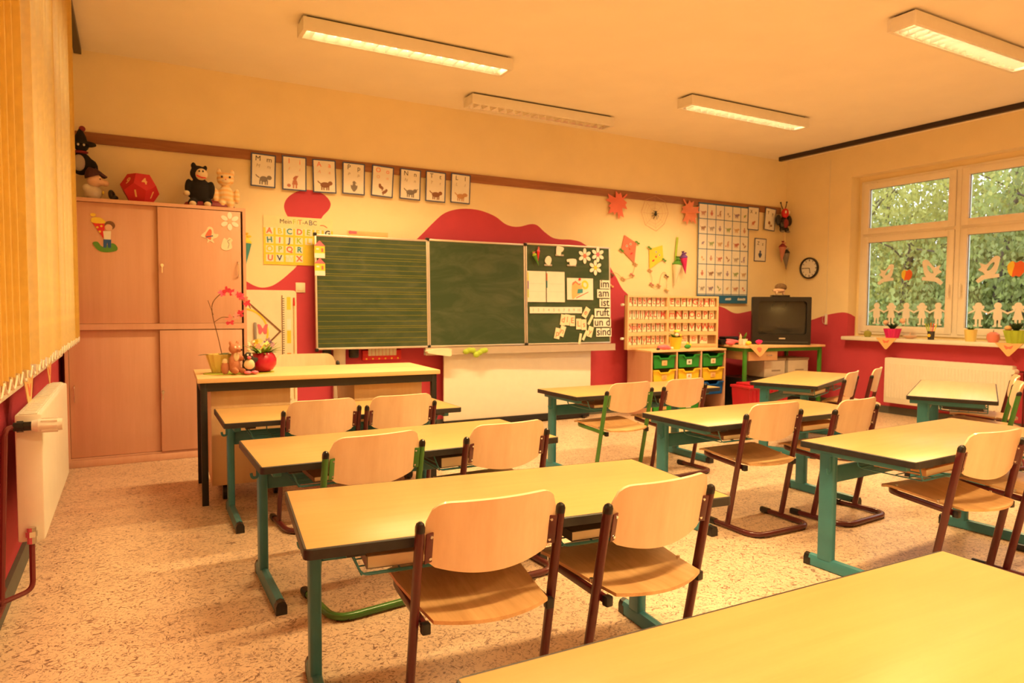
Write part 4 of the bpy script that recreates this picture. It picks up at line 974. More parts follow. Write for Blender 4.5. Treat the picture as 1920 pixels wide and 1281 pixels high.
# big alphabet chart
ac = thing('alphabet_chart', 'large white alphabet chart with blue grid and blue foot band', 'poster', (6.382, WY - .024, 1.84))
aw, ah = .852, 1.202
part('sheet', B().box((0, 0, 0), (aw, .002, ah)), M_PAPER, ac, smooth=0)
M_CBLUE = C('chart_blue', (.02, .14, .32))
g = B()
for k in range(7): g.box((-aw / 2 + .006 + (aw - .012) * k / 6, -.0016, .05), (.012 if k in (0, 6) else .008, .0012, ah - .1))
for k in range(7): g.box((0, -.0015, ah / 2 - .008 - (ah - .118) * k / 6), (aw, .0012, .016 if k == 0 else .008))
part('grid_line', g, M_CBLUE, ac, kind='stuff', smooth=0)
part('foot_band', B().box((0, -.0016, -ah / 2 + .050), (aw, .0014, .100)), M_CBLUE, ac, smooth=0)
bt = B()
for x, w in ((.10, .10), (.33, .14)):
    for k in range(int(w / .014)): bt.box((x - w / 2 + k * .014, -.0026, -ah / 2 + .052 + random.uniform(-.003, .003)), (.010, .0006, .022 + random.uniform(0, .010)))
part('band_print', bt, M_PAPER, ac, kind='stuff', smooth=0)
kinds = ['ape', 'bug', 'penguin', 'pair', 'person', 'tiger', 'yak', 'mouse', 'lion']
pm = [C('pale_print_rose', (.62, .36, .28)), C('pale_print_grey', (.45, .41, .38)), C('pale_print_tan', (.68, .48, .30)), C('pale_print_brown', (.42, .26, .19)), C('pale_print_green', (.36, .44, .22)), C('pale_print_red', (.60, .22, .17)), C('pale_print_violet', (.36, .28, .40))]
an_me = {k: animal(k).mesh('picture', 0) for k in kinds}
an_cache = {}
for r in range(6):
    for c in range(6):
        k = kinds[(r * 5 + c * 2 + r * c) % 9]; m = pm[(r * 3 + c * 5) % 7]
        if (k, m.name) not in an_cache: an_cache[(k, m.name)] = an_me[k].copy()
        link('printed_picture', an_cache[(k, m.name)], m, ac, (-aw / 2 + .077 + .14 * c, .0008, ah / 2 - .118 - .1807 * r)).scale = (.72, 1, .72)

# corner: beetle and small cones
bt = thing('toy_beetle', 'red and black plush beetle hanging in the room corner', 'plush toy', (7.37, YB - .09, 2.33), group=None)
remesh(part('body', B().ell((0, 0, -.06), (.075, .05, .085)).ell((-.10, .0, -.02), (.045, .03, .07)).ell((.10, 0, -.02), (.045, .03, .07)).ell((-.045, -.01, -.14), (.03, .03, .035)).ell((.05, -.01, -.14), (.03, .03, .035)).ell((0, 0, .05), (.03, .03, .04)), M_BLK, bt), .007, 3)
part('head', B().ell((0, -.02, .07), (.052, .045, .062)), M_RED2, bt)
part('belly', B().ell((0, -.035, -.06), (.045, .025, .06)), C('deep_red', (.25, .02, .03)), bt)
part('antenna', B().wire([(-.02, 0, .12), (-.05, 0, .165), (-.062, 0, .20)], .006).ell((-.062, 0, .20), .011, n=8, k=5), M_BLK, bt); part('antenna', B().wire([(.02, 0, .12), (.04, 0, .17), (.05, 0, .215)], .006).ell((.05, 0, .215), .011, n=8, k=5), M_BLK, bt)
for s in (-1, 1): part('eye', B().ell((s * .03, -.055, .08), (.014, .008, .02), n=8, k=6), M_PAPER, bt); part('foot', B().ell((s * .05, -.03, -.165), (.028, .022, .014), n=8, k=6), M_AGREY, bt)
solo('hanging_thread', B().wire([(0, 0, .16), (.004, 0, 0), (0, 0, -.04)], .003), M_ATAN, 'thin thread between beetle and small cones', 'thread', (7.36, YB - .10, 2.03))
sugar_cone('paper_cone', 'small reddish hanging cone below the beetle', (7.31, YB - .11, 1.96), (0, 0, 0), .19, .045, M_AROSE, C('deep_red', (.25, .02, .03)), M_AROSE, R(4), 'small cones below the beetle')
sugar_cone('paper_cone', 'small dark hanging cone below the beetle', (7.405, YB - .08, 1.89), (0, 0, 0), .21, .05, M_AGREY, M_BLK, M_GREYINK, R(-4), 'small cones below the beetle')

# clock and blind cord on the window wall
ck = thing('wall_clock', 'small round black wall clock with white face on the window wall', 'clock', (XR, 5.795, 1.690), -PI / 2)
part('rim', B().lathe([(.118, 0), (.134, .006), (.134, .03), (.122, .036), (.116, .03), (.116, .012)], 32, M=Matrix.Rotation(PI / 2, 4, 'X')), M_BLK, ck)
part('dial', B().cyl((0, -.002, 0), (0, -.014, 0), .117, n=32), M_PAPER, ck)
tk = B()
for k in range(12):
    a = k * PI / 6; tk.box((0, -.0148, .098), (.006 if k % 3 else .010, .001, .022), M=Matrix.Rotation(a, 4, 'Y'))
part('hour_mark', tk, M_INK, ck, kind='stuff', smooth=0)
part('hand', B().box((-.042, -.0165, 0), (.085, .001, .007)), M_INK, ck, smooth=0); part('hand', B().box((.004, -.018, -.032), (.009, .001, .064), M=Matrix.Rotation(R(-8), 4, 'Y')), M_INK, ck, smooth=0)
cd = thing('blind_cord', 'white cord with a grip block on the wall near the clock', 'cord', (XR, 5.535, 1.05), -PI / 2)
part('cord', B().wire([(0, -.012, .0), (-.004, -.012, .9), (0, -.012, 1.95)], .0022, 4), M_WHITE, cd); part('grip', B().rbox((0, -.012, 0), (.030, .020, .13), .004), M_WHITE, cd)
part('cord_loop', B().wire(smooth_poly([(-.012, -.012, .06), (-.05, -.012, .02), (-.045, -.012, -.04), (-.01, -.012, -.06)], 5, False), .002, 4), M_WHITE, cd)

# ------------------------------------------------------------------ on the cupboard
CT = CZ
def plush(name, label, loc, rz=0): return thing(name, label, 'plush toy', loc, rz)
bk = plush('toy_monkey', 'black plush animal with pale smiling face on the cupboard', (.505, 5.96, CT), R(-8))
M_BLKF = mat('black_plush', (.012, .010, .010), .95, bump=.4, bscale=300); M_PALE = mat('pale_plush', (.82, .66, .42), .9, bump=.3, bscale=300)
b = B().ell((0, 0, .125), (.086, .058, .105)).ell((-.01, 0, .265), (.062, .052, .062)).ell((-.045, .0, .325), (.020, .014, .026)).ell((.04, 0, .312), (.016, .014, .020))
b.ell((-.080, -.01, .15), (.030, .030, .07)).ell((.080, -.01, .14), (.030, .030, .07)).ell((-.05, -.03, .035), (.036, .05, .036)).ell((.055, -.03, .035), (.036, .05, .036)).ell((0, 0, .20), (.04, .04, .05))
remesh(part('body', b, M_BLKF, bk), .007, 3)
part('face', B().ell((.012, -.036, .255), (.046, .028, .046)), M_PALE, bk)
part('mouth', B().prism(smooth_poly([(-.018, .245), (.01, .232), (.045, .228), (.045, .221), (.008, .224), (-.02, .238)], 3), -.066, -.060), M_RED2, bk)
for x in (.0, .026): part('eye', B().ell((x, -.062, .275), (.006, .004, .008), n=8, k=6), M_INK, bk)
for x, z in ((-.094, .105), (-.05, .022), (.055, .022)): part('paw', B().ell((x, -.065 if z < .1 else -.025, z), (.026, .026, .022), n=10, k=7), M_PALE, bk)
ct = plush('toy_cat', 'cream and orange striped plush cat on the cupboard', (.690, 5.95, CT), R(-4))
b = B().ell((0, 0, .115), (.058, .045, .075)).ell((0, 0, .235), (.066, .052, .056)).ell((-.048, 0, .29), (.020, .014, .030)).ell((.048, 0, .287), (.020, .014, .030))
b.ell((-.078, -.01, .105), (.024, .024, .062)).ell((.082, -.01, .105), (.024, .024, .062)).ell((-.030, -.01, .040), (.030, .034, .045)).ell((.032, -.01, .040), (.030, .034, .045))
def stripe_mat(name, c1, c2, sc):
    m = bpy.data.materials.new(name); m.use_nodes = True; nt = m.node_tree; p = nt.nodes['Principled BSDF']; p.inputs['Roughness'].default_value = .95
    tc = nd(nt, 'ShaderNodeTexCoord'); w = nd(nt, 'ShaderNodeTexWave', Scale=sc, Distortion=2.5); w.bands_direction = 'Z'
    cr = nd(nt, 'ShaderNodeValToRGB'); cr.color_ramp.elements[0].color = c1 + (1,); cr.color_ramp.elements[1].color = c2 + (1,)
    nt.links.new(tc.outputs['Object'], w.inputs[0]); nt.links.new(w.outputs[0], cr.inputs[0]); nt.links.new(cr.outputs[0], p.inputs['Base Color']); return m
remesh(part('body', b, stripe_mat('striped_plush', (.84, .50, .20), (.84, .66, .40), 9), ct), .007, 3)
for x in (-.028, .03): part('eye', B().ell((x, -.050, .248), (.008, .005, .009), n=8, k=6), M_INK, ct)
part('nose', B().ell((0, -.053, .228), (.007, .004, .005), n=8, k=6), M_PINK, ct)
part('muzzle', B().ell((0, -.044, .218), (.032, .012, .018), n=10, k=7), M_PALE, ct)
solo('red_cushion', B().lathe([(.16, 0), (.19, .02), (.175, .05), (.12, .075), (.05, .088), (.005, .090)], 24), C('deep_red', (.25, .02, .03)), 'dark red flat cushion behind the two plush animals', 'cushion', (.575, 6.06 - .075, CT), rz=0).scale = (1, .45, .8)
# dodecahedron die
phi = (1 + 5 ** .5) / 2
dv = [(a, b_, c) for a in (-1, 1) for b_ in (-1, 1) for c in (-1, 1)] + [p for a in (-1, 1) for b_ in (-1, 1) for p in ((0, a / phi, b_ * phi), (a / phi, b_ * phi, 0), (a * phi, 0, b_ / phi))]
bm = bmesh.new()
for p in dv: bm.verts.new(p)
bmesh.ops.convex_hull(bm, input=list(bm.verts)); bmesh.ops.dissolve_limit(bm, angle_limit=.05, verts=list(bm.verts), edges=list(bm.edges))
bm.faces.ensure_lookup_table(); bm.normal_update()
f0 = max(bm.faces, key=lambda f: (f.normal.y * -.6 + f.normal.z * -1.0)); qd = f0.normal.rotation_difference(Vector((0, 0, -1)))
Rd = Matrix.Rotation(R(36 + 18), 3, 'Z') @ qd.to_matrix()
sc_ = .125 / 1.62
me = bpy.data.meshes.new('die')
vs = [Rd @ v.co * sc_ for v in bm.verts]; zmin = min(v.z for v in vs); vs = [v - Vector((0, 0, zmin)) for v in vs]
fcs = [[v.index for v in f.verts] for f in bm.faces]; bm.verts.index_update(); bm.free()
dd = thing('numbered_die', 'large red twelve-sided number die on the cupboard', 'die', (.088, 5.95, CT))
db = B().add(vs, fcs)
dobj = part('die_body', db, mat('red_foam', (.58, .02, .025), .6, bump=.2, bscale=200), dd, smooth=0)
for f in dobj.data.polygons:
    nrm, cen = f.normal, f.center
    if nrm.y < -.25:
        lab = '9' if nrm.x < -.3 and nrm.z < .6 else ('4' if nrm.z > .3 and nrm.x < .35 else ('8' if nrm.z > .2 else '1'))
        zax = nrm; xax = Vector((0, 0, 1)).cross(zax).normalized(); yax = zax.cross(xax)
        e = Matrix((xax, yax, zax)).transposed().to_euler()
        text(lab, .075, M_PEACH, dd, tuple(cen + nrm * .0006), tuple(e), name='number', bold=.002)
dw = plush('toy_gnome', 'pale plush gnome with a long nose on the cupboard', (-.205, 5.965, CT), R(20))
remesh(part('body', B().ell((-.01, 0, .055), (.062, .05, .055)).ell((-.055, -.01, .085), (.03, .025, .03)), C('white_plush', (.70, .62, .50), .9), dw), .007, 3)
remesh(part('head', B().ell((0, -.005, .145), (.052, .048, .052)).ell((.062, -.035, .130), (.024, .024, .024)).ell((.035, -.025, .135), (.03, .025, .025)), M_SKIN, dw), .006, 3)
part('cap', B().lathe([(.055, 0), (.05, .02), (.03, .05), (.004, .07)], 14, M=Matrix.Translation((-.01, 0, .175)) @ Matrix.Rotation(R(-22), 4, 'Y')), C('deep_plum', (.06, .012, .02)), dw)
part('cap_brim', B().prism([(-.02, .205), (.075, .172), (.078, .180), (0, .235)], -.03, .03), C('deep_plum', (.06, .012, .02)), dw)
part('eye', B().ell((.022, -.048, .155), .005, n=8, k=5), M_INK, dw); part('button', B().ell((.045, -.035, .06), (.008, .006, .014), n=8, k=5), M_YEL, dw)
solo('black_shoe', B().ell((0, 0, .042), (.024, .05, .042), M=Matrix.Rotation(R(-14), 4, 'Y')).ell((.006, -.02, .02), (.026, .045, .02)), M_BLK, 'small black rounded object beside the red die', 'object', (-.085, 5.93, CT + .002))
vt_ = plush('toy_bird', 'black plush witch doll with hat hanging in the upper left corner', (-.290, 6.05, 2.16))
remesh(part('body', B().ell((0, 0, .06), (.075, .05, .085)).ell((.06, 0, .03), (.05, .03, .07)).ell((-.07, 0, .05), (.03, .03, .07)).ell((.0, -.0, .13), (.03, .03, .04)), M_BLKF, vt_), .007, 3)
part('apron', B().ell((-.012, -.040, .06), (.042, .02, .06)), M_GREYINK, vt_)
part('head', B().ell((.005, -.01, .19), (.048, .042, .045)), M_BLKF, vt_)
part('hat', B().lathe([(.10, 0), (.098, .012), (.045, .020), (.035, .06), (.012, .11), (.002, .125)], 16, (0, -.005, .20)), M_BLKF, vt_); part('hat_tip', B().ell((.012, -.005, .315), (.022, .02, .022), n=10, k=7), C('deep_red', (.25, .02, .03)), vt_)
part('scarf', B().ell((0, -.01, .143), (.05, .04, .014)), C('deep_red', (.25, .02, .03)), vt_)
for s in (-1, 1): part('eye', B().ell((.005 + s * .018, -.049, .192), (.008, .005, .010), n=8, k=5), M_PAPER, vt_)

# stickers on the cupboard doors
def sticker(label, x, z, y): return thing('door_sticker', label, 'sticker', (x, y, z), group='stickers on the cupboard')
SY1, SY2 = 5.82 + .030, 5.82 + .004
t = sticker('sticker of a child carrying a big red cone on the left door', -.16, 1.69, SY1)
part('cone_print', B().prism([(-.062, .085), (.020, .085), (.006, -.03)], -.0026, -.0006), M_RED2, t, smooth=0)
part('cone_top', B().prism(smooth_poly([(-.066, .085), (-.062, .115), (-.03, .122), (.0, .115), (.024, .085), (-.02, .078)], 3), -.003, -.0006).prism(oval(-.055, .138, .018, .012, 10), -.003, -.0006), M_YEL, t, smooth=0)
part('dot', B().prism(oval(-.03, .05, .008, n=8), -.0034, -.0026).prism(oval(-.005, .06, .008, n=8), -.0034, -.0026).prism(oval(-.015, .02, .008, n=8), -.0034, -.0026), M_YEL, t, smooth=0)
part('hair', B().prism(oval(.048, .068, .034, .032, 14), -.003, -.0006), M_BROWN, t, smooth=0); part('face', B().prism(oval(.040, .052, .025, .024, 14), -.0036, -.001), M_SKIN, t, smooth=0)
part('shirt', B().prism([(.005, .025), (.055, .028), (.052, -.035), (.010, -.035)], -.0032, -.0006), M_PAPER, t, smooth=0); part('trousers', B().prism([(.006, -.035), (.055, -.035), (.052, -.095), (.034, -.095), (.030, -.055), (.022, -.095), (.004, -.095)], -.0032, -.0006), M_BLUE, t, smooth=0)
part('grass', B().prism(smooth_poly([(-.062, -.065), (-.03, -.055), (.0, -.09), (.06, -.06), (.092, -.085), (.085, -.115), (.02, -.128), (-.03, -.115)], 3), -.0028, -.0006), M_GREEN, t, smooth=0)
flower('door_sticker', 'cream daisy sticker at the top of the right cupboard door', (.702, SY2 - .0005, 1.838), (0, 0, 0), .072, M_SKIN, 'stickers on the cupboard', M_PAPER)
t = sticker('red and white acrobat sticker below the daisy on the cupboard', .558, 1.722, SY2)
part('outline', B().prism(smooth_poly([(-.065, -.01), (-.03, .03), (-.01, .065), (.02, .055), (.03, .015), (.06, .01), (.05, -.015), (.02, -.03), (.03, -.06), (.0, -.045), (-.02, -.06), (-.02, -.03)], 4), -.002, -.0006), M_CREAM, t, smooth=0)
part('costume', B().prism(smooth_poly([(-.035, -.01), (-.005, .045), (.012, .035), (.01, 0), (.005, -.035), (-.01, -.03)], 4), -.003, -.002), M_ORED, t, smooth=0); part('belt', B().prism([(-.03, -.012), (.02, .0), (.022, -.008), (-.028, -.02)], -.0036, -.003), M_NAVY, t, smooth=0)
t = sticker('pale squirrel sticker at the right of the cupboard door', .676, 1.662, SY2)
part('outline', B().prism(smooth_poly([(-.04, -.03), (-.03, .02), (-.015, .045), (.005, .03), (.02, .05), (.045, .03), (.035, .01), (.04, -.03), (.01, -.05), (-.02, -.05)], 4), -.002, -.0006), M_CREAM, t, smooth=0)
part('tail_line', B().wire(smooth_poly([(.01, -.0024, -.035), (.018, -.0024, .0), (.008, -.0024, .02), (.03, -.0024, .035)], 4, False), .0018, 4), M_AGREY, t)
sugar_cone('paper_cone', 'turquoise paper cone with yellow top half hidden behind the cupboard', (.865, WY - .002, 1.70), (0, 0, 0), .21, .045, M_TURQ, M_YEL, M_YEL, R(3))

# ------------------------------------------------------------------ on the teacher desk
TZT = TZ
solo('green_mat', B().cyl((0, 0, 0), (0, 0, .004), .20, n=32), C('lime_felt', (.46, .50, .06), .9), 'round lime green mat on the teacher desk', 'mat', (.60, 4.61, TZT)).scale = (1.05, .62, 1)
TM = TZT + .005
def ribbed_pot(name, label, loc, r0, r1, h, m, ribs=0, soil=True, cat='flower pot'):
    t = thing(name, label, cat, loc)
    n = 36; vs = []; prof = [(r0, 0), (r0 + (r1 - r0) * .5, h * .5), (r1, h), (r1 * .93, h), (r1 * .88, h * .8)]
    for r, z in prof:
        for i in range(n):
            k = 1 + (.06 * math.cos(ribs * 2 * PI * i / n) if ribs else 0)
            vs.append((r * k * math.cos(2 * PI * i / n), r * k * math.sin(2 * PI * i / n), z))
    fs = [(q * n + i, q * n + (i + 1) % n, (q + 1) * n + (i + 1) % n, (q + 1) * n + i) for q in range(4) for i in range(n)] + [list(range(n))[::-1]]
    part('pot', B().add(vs, fs), m, t)
    if soil: part('soil', B().cyl((0, 0, h * .78), (0, 0, h * .84), r1 * .86, n=20), C('soil', (.05, .03, .02), .9), t)
    return t
def leaf(b, base, ang, L, w, lift, droop=.5):
    n = 6; vs = []; fs = []
    for i in range(n + 1):
        t = i / n; r = L * t; z = lift * t - droop * L * t * t; ww = w * math.sin(PI * min(1, .12 + t * .88)) * .5
        for s in (-1, 1): vs.append((base[0] + r * math.cos(ang) - s * ww * math.sin(ang), base[1] + r * math.sin(ang) + s * ww * math.cos(ang), base[2] + z + abs(s) * .0))
    fs = [(2 * i, 2 * i + 1, 2 * i + 3, 2 * i + 2) for i in range(n)]
    k = len(vs); vs += [(x, y, z - .0015) for x, y, z in vs]; fs += [tuple(i + k for i in f)[::-1] for f in fs]
    b.add(vs, fs)
M_DGREEN = C('dark_leaf', (.05, .10, .045), .4)
op = ribbed_pot('orchid_pot', 'yellow ribbed pot with pink orchid on the teacher desk', (.488, 4.655, TM), .042, .075, .115, C('pale_yellow_glaze', (.85, .68, .22), .4), 12)
for ang, L in ((PI + .2, .13), (PI + 2.4, .12), (.9, .12), (-.4, .13)):
    lb = B(); leaf(lb, (0, 0, .10), ang, L, .045, .05, .3); part('leaf', lb, M_DGREEN, op)
stm = [(0.02, 0, .09), (-.005, 0, .22), (-.035, 0, .36), (-.03, 0, .44), (.03, 0, .50), (.10, 0, .50), (.16, 0, .45), (.19, 0, .40)]
part('stem', B().wire(smooth_poly(stm, 5, False), .003, 6).wire(smooth_poly([(-.025, 0, .315), (.02, 0, .345), (.07, -.005, .345), (.14, -.01, .36)], 4, False), .0022, 5).wire([(-.03, 0, .36), (-.05, 0, .42), (-.06, 0, .45)], .002, 5), M_BROWN, op)
random.seed(3)
for x, z in ((.02, .495), (.045, .515), (.075, .505), (.095, .50), (.115, .49), (.135, .475), (.152, .46), (.168, .435), (.06, .34), (.065, .315), (.13, .37), (.105, .355)):
    fb = B()
    for k in range(5):
        a = k * 2 * PI / 5 + random.random(); fb.prism(oval(.013 * math.cos(a), .013 * math.sin(a), .013, .008, 8, a), -.001 - .0004 * k, .001 - .0004 * k)
    part('blossom', fb, C('orchid_pink', (.80, .06, .16)) if random.random() < .7 else C('orchid_pale', (.88, .36, .34)), op, loc=(x, -.006, z), rot=(R(random.uniform(-25, 10)), 0, R(random.uniform(-30, 30))), smooth=0)
fx = plush('toy_fox', 'reddish plush fox sitting before the orchid pot', (.560, 4.52, TM), R(25))
M_FOX = mat('fox_plush', (.55, .22, .12), .95, bump=.4, bscale=300)
b = B().ell((0, 0, .045), (.038, .036, .045)).ell((0, -.002, .095), (.026, .024, .04)).ell((-.004, -.006, .155), (.034, .030, .032)).ell((-.026, 0, .190), (.011, .007, .016)).ell((.020, 0, .190), (.011, .007, .016)).ell((.006, -.040, .147), (.014, .026, .013))
b.ell((-.022, -.040, .020), (.017, .034, .018)).ell((.026, -.040, .020), (.017, .034, .018)).ell((.034, -.018, .095), (.012, .03, .018)).ell((-.03, -.012, .08), (.013, .022, .03))
remesh(part('body', b, M_FOX, fx), .005, 3)
part('bib', B().ell((0, -.020, .105), (.018, .010, .03)), M_PALE, fx); part('nose', B().ell((.008, -.066, .150), .006, n=8, k=6), M_INK, fx)
for x in (-.014, .012): part('eye', B().ell((x, -.034, .165), (.007, .004, .008), n=8, k=6), M_PAPER, fx)
remesh(part('tail', B().ell((-.05, .02, .04), (.026, .022, .045)), M_FOX, fx), .006, 2); part('tail_tip', B().ell((-.052, .018, .075), (.018, .016, .02), n=10, k=7), M_PALE, fx)
bd = plush('toy_penguin', 'small dark plush bird with cream belly between fox and round pot', (.640, 4.50, TM), R(10))
M_DGREY = mat('dark_plush', (.05, .045, .04), .95, bump=.4, bscale=300)
remesh(part('body', B().ell((0, 0, .045), (.040, .036, .046)).ell((-.002, -.004, .105), (.028, .026, .028)).ell((.05, 0, .07), (.03, .014, .018), M=Matrix.Rotation(R(-15), 4, 'Y')), M_DGREY, bd), .005, 3)
part('belly', B().ell((-.002, -.016, .055), (.033, .026, .035)), M_PALE, bd); part('beak', B().ell((-.008, -.034, .100), (.012, .012, .009)), M_PINK, bd); part('bobble', B().ell((0, 0, .145), .010, n=8, k=6), M_PALE, bd)
for s in (-1, 1): part('foot', B().ell((.0 + s * .022, -.045, .010), (.022, .026, .010)), M_PINK, bd); part('eye', B().ell((-.002 + s * .012, -.026, .116), (.006, .004, .007), n=8, k=6), M_PAPER, bd)
fp_ = thing('flower_bowl', 'round red bowl with colourful spring flowers on the teacher desk', 'flower pot', (.738, 4.60, TM))
part('bowl', B().lathe([(.035, 0), (.062, .012), (.083, .045), (.085, .075), (.075, .105), (.058, .122), (.052, .120), (.06, .10)], 28), C('crimson_glaze', (.50, .01, .045), .3), fp_)
lb = B(); random.seed(5)
for k in range(46):
    a = random.uniform(0, 2 * PI); leaf(lb, (.02 * math.cos(a), .02 * math.sin(a), .11), a, random.uniform(.05, .11), .018, random.uniform(.03, .10), .25)
part('foliage', lb, C('fresh_green', (.20, .34, .03)), fp_, kind='stuff')
for k in range(20):
    a = random.uniform(0, 2 * PI); r = random.uniform(.01, .095); z = .21 - r * .55 + random.uniform(-.015, .02)
    fb = B()
    for q in range(5): aa = q * 2 * PI / 5; fb.prism(oval(.010 * math.cos(aa), .010 * math.sin(aa), .010, .006, 8, aa), -.001 - q * .0003, .001 - q * .0003)
    part('blossom', fb, [M_YEL, C('lilac', (.50, .34, .50)), C('pale_pink', (.85, .48, .42)), M_CREAM, C('violet', (.20, .10, .32)), C('pale_yellow', (.86, .74, .25))][k % 6], fp_, loc=(r * math.cos(a), r * math.sin(a) - .015, z), rot=(R(random.uniform(-40, 20)), 0, R(random.uniform(-30, 30))), smooth=0)

# ------------------------------------------------------------------ tray shelf, letter case
sh = thing('tray_shelf', 'beech shelf unit with rows of green, yellow and blue trays', 'shelf', (4.865, 5.685, 0))
SW, SD, SZ = 1.10, .40, .70
b = B()
for x in (.010, .365, .725, SW - .010): b.box((x, SD / 2, SZ / 2), (.020, SD, SZ - .002))
part('upright_panel', b, M_CUP, sh, smooth=0)
part('top_board', B().rbox((SW / 2, SD / 2, SZ + .010), (SW + .01, SD + .01, .020), .002), M_LWOOD, sh); part('bottom_board', B().box((SW / 2, SD / 2, .012), (SW - .04, SD - .01, .02)), M_CUP, sh, smooth=0); part('back_panel', B().box((SW / 2, SD - .004, SZ / 2), (SW - .04, .006, SZ - .01)), M_CUP, sh, smooth=0)
def tray_mesh(w):
    h, d = .145, .36; b = B(); k = .018
    fr = [(-w / 2 + k, 0), (w / 2 - k, 0), (w / 2 - .004, h - .012), (w * .28, h - .012), (w * .20, h - .040), (-w * .20, h - .040), (-w * .28, h - .012), (-w / 2 + .004, h - .012)]
    b.prism(fr, 0, .004)
    lip = [(-w / 2, h - .014), (-w * .285, h - .014), (-w * .205, h - .042), (w * .205, h - .042), (w * .285, h - .014), (w / 2, h - .014), (w / 2, h), (w * .27, h), (w * .19, h - .028), (-w * .19, h - .028), (-w * .27, h), (-w / 2, h)]
    b.prism(lip, -.014, .004)
    for s in (-1, 1): b.add([(s * (w / 2 - k), 0, 0), (s * (w / 2 - k), d, 0), (s * (w / 2 - .004), d, h), (s * (w / 2 - .004), 0, h - .01), (s * (w / 2 - k - .003), 0, 0), (s * (w / 2 - k - .003), d, 0), (s * (w / 2 - .007), d, h), (s * (w / 2 - .007), 0, h - .01)], [(0, 1, 2, 3), (4, 7, 6, 5), (3, 2, 6, 7), (0, 3, 7, 4), (1, 5, 6, 2), (0, 4, 5, 1)])
    b.box((0, d / 2, .002), (w - 2 * k, d, .004)); b.box((0, d, h / 2), (w - 2 * k, .004, h))
    return b.mesh('tray', 0)
TRAYG, TRAYY, TRAYB = C('tray_green', (.015, .26, .03), .35), C('tray_yellow', (.85, .58, .03), .35), C('tray_blue', (.01, .10, .42), .35)
rows = [('top', .522, (TRAYG,) * 3, 'green'), ('second', .365, (TRAYY,) * 3, 'yellow'), ('third', .203, (TRAYY, TRAYY, TRAYB), ''), ('bottom', .040, (TRAYG, TRAYG, None), 'green')]
tcol = [(.020, .355), (.375, .715), (.735, 1.08)]
for ri, (rn, z, ms, cn) in enumerate(rows):
    for c in range(3):
        if ms[c] is None: continue
        x0, x1 = tcol[c]; m = ms[c]; col = {'tray_green': 'green', 'tray_yellow': 'yellow', 'tray_blue': 'blue'}[m.name]
        t = thing('storage_tray', '%s plastic tray in the %s row, %s column of the tray shelf' % (col, rn, ('left', 'middle', 'right')[c]), 'tray', (4.865 + (x0 + x1) / 2, 5.69, z), group='plastic storage trays')
        link('tub', tray_mesh(x1 - x0 - .016), m, t)
        part('label_tag', B().rbox((0, -.004, .062), (.072, .003, .056), .001), [M_PEACH, M_PAPER, M_CREAM][c] if ri == 0 else [C('tan_tag', (.70, .45, .15)), M_PAPER, M_PEACH][c], t)
        part('tag_print', B().prism(oval(0, .062, .018, .014, 12), -.0065, -.0055), M_AGREY if (c == 1 and ri == 0) else M_ATAN, t, smooth=0)
        part('runner', B().box((-(x1 - x0) / 2 + .006, .18, .120), (.012, .34, .008)), M_CUP, t, smooth=0)
# folding letter case: hinge at the back, both halves come forward
rowsL = [['A', 'a', 'B', 'b', 'C', 'c', 'D', 'd'], ['I', 'i', 'J', 'j', 'K', 'k', 'L', 'l', 'M'], ['Qu', 'qu', 'R', 'r', 'S', 's', 'T', 't'], ['X', 'x', 'Y', 'y', 'Z', 'z', 'ß', 'ä']]
rowsR = [['E', 'e', 'F', 'f', 'G', 'g', 'H', 'h'], ['m', 'N', 'n', 'O', 'o', 'P', 'p'], ['U', 'ü', 'u', 'V', 'v', 'W', 'w'], ['St', 'Eu', 'Ei', 'Au']]
lc = thing('letter_case', 'folding wooden letter case standing on the tray shelf', 'letter case', (5.383, 6.045, SZ + .021))
halves = []
for nm, ang, W_, sgn in (('left', math.atan2(.095, .663), .670, -1), ('right', -math.atan2(.195, .597), .632, 1)):
    h_ = bpy.data.objects.new('case_half', None); COL.objects.link(h_); h_.parent = lc; h_.rotation_euler = (0, 0, ang)
    fb = B(); x0 = -W_ if sgn < 0 else 0.0
    fb.box((x0 + W_ / 2, .012, .297), (W_, .010, .594))
    fo = part('case_back', B().box((W_ / 2 + x0, .012, .297), (W_, .010, .594)), wood('letter_case_back', (.30, .15, .07), (.38, .20, .10), 2), lc, smooth=0, rot=(0, 0, ang))
    e = B()
    for x in (x0 + .011, x0 + W_ - .011): e.box((x, -.013, .297), (.022, .040, .594))
    for z in (.010, .584): e.box((x0 + W_ / 2, -.013, z), (W_ - .044, .040, .020))
    part('case_frame', e, M_LWOOD, lc, smooth=0, rot=(0, 0, ang))
    for r in range(4):
        part('ledge', B().box((x0 + W_ / 2, -.018, [.452, .308, .168, .028][r]), (W_ - .044, .030, .042 if r < 3 else .036)), M_LWOOD, lc, smooth=0, rot=(0, 0, ang))
    bpy.data.objects.remove(h_)
    halves.append((nm, ang, W_, x0))
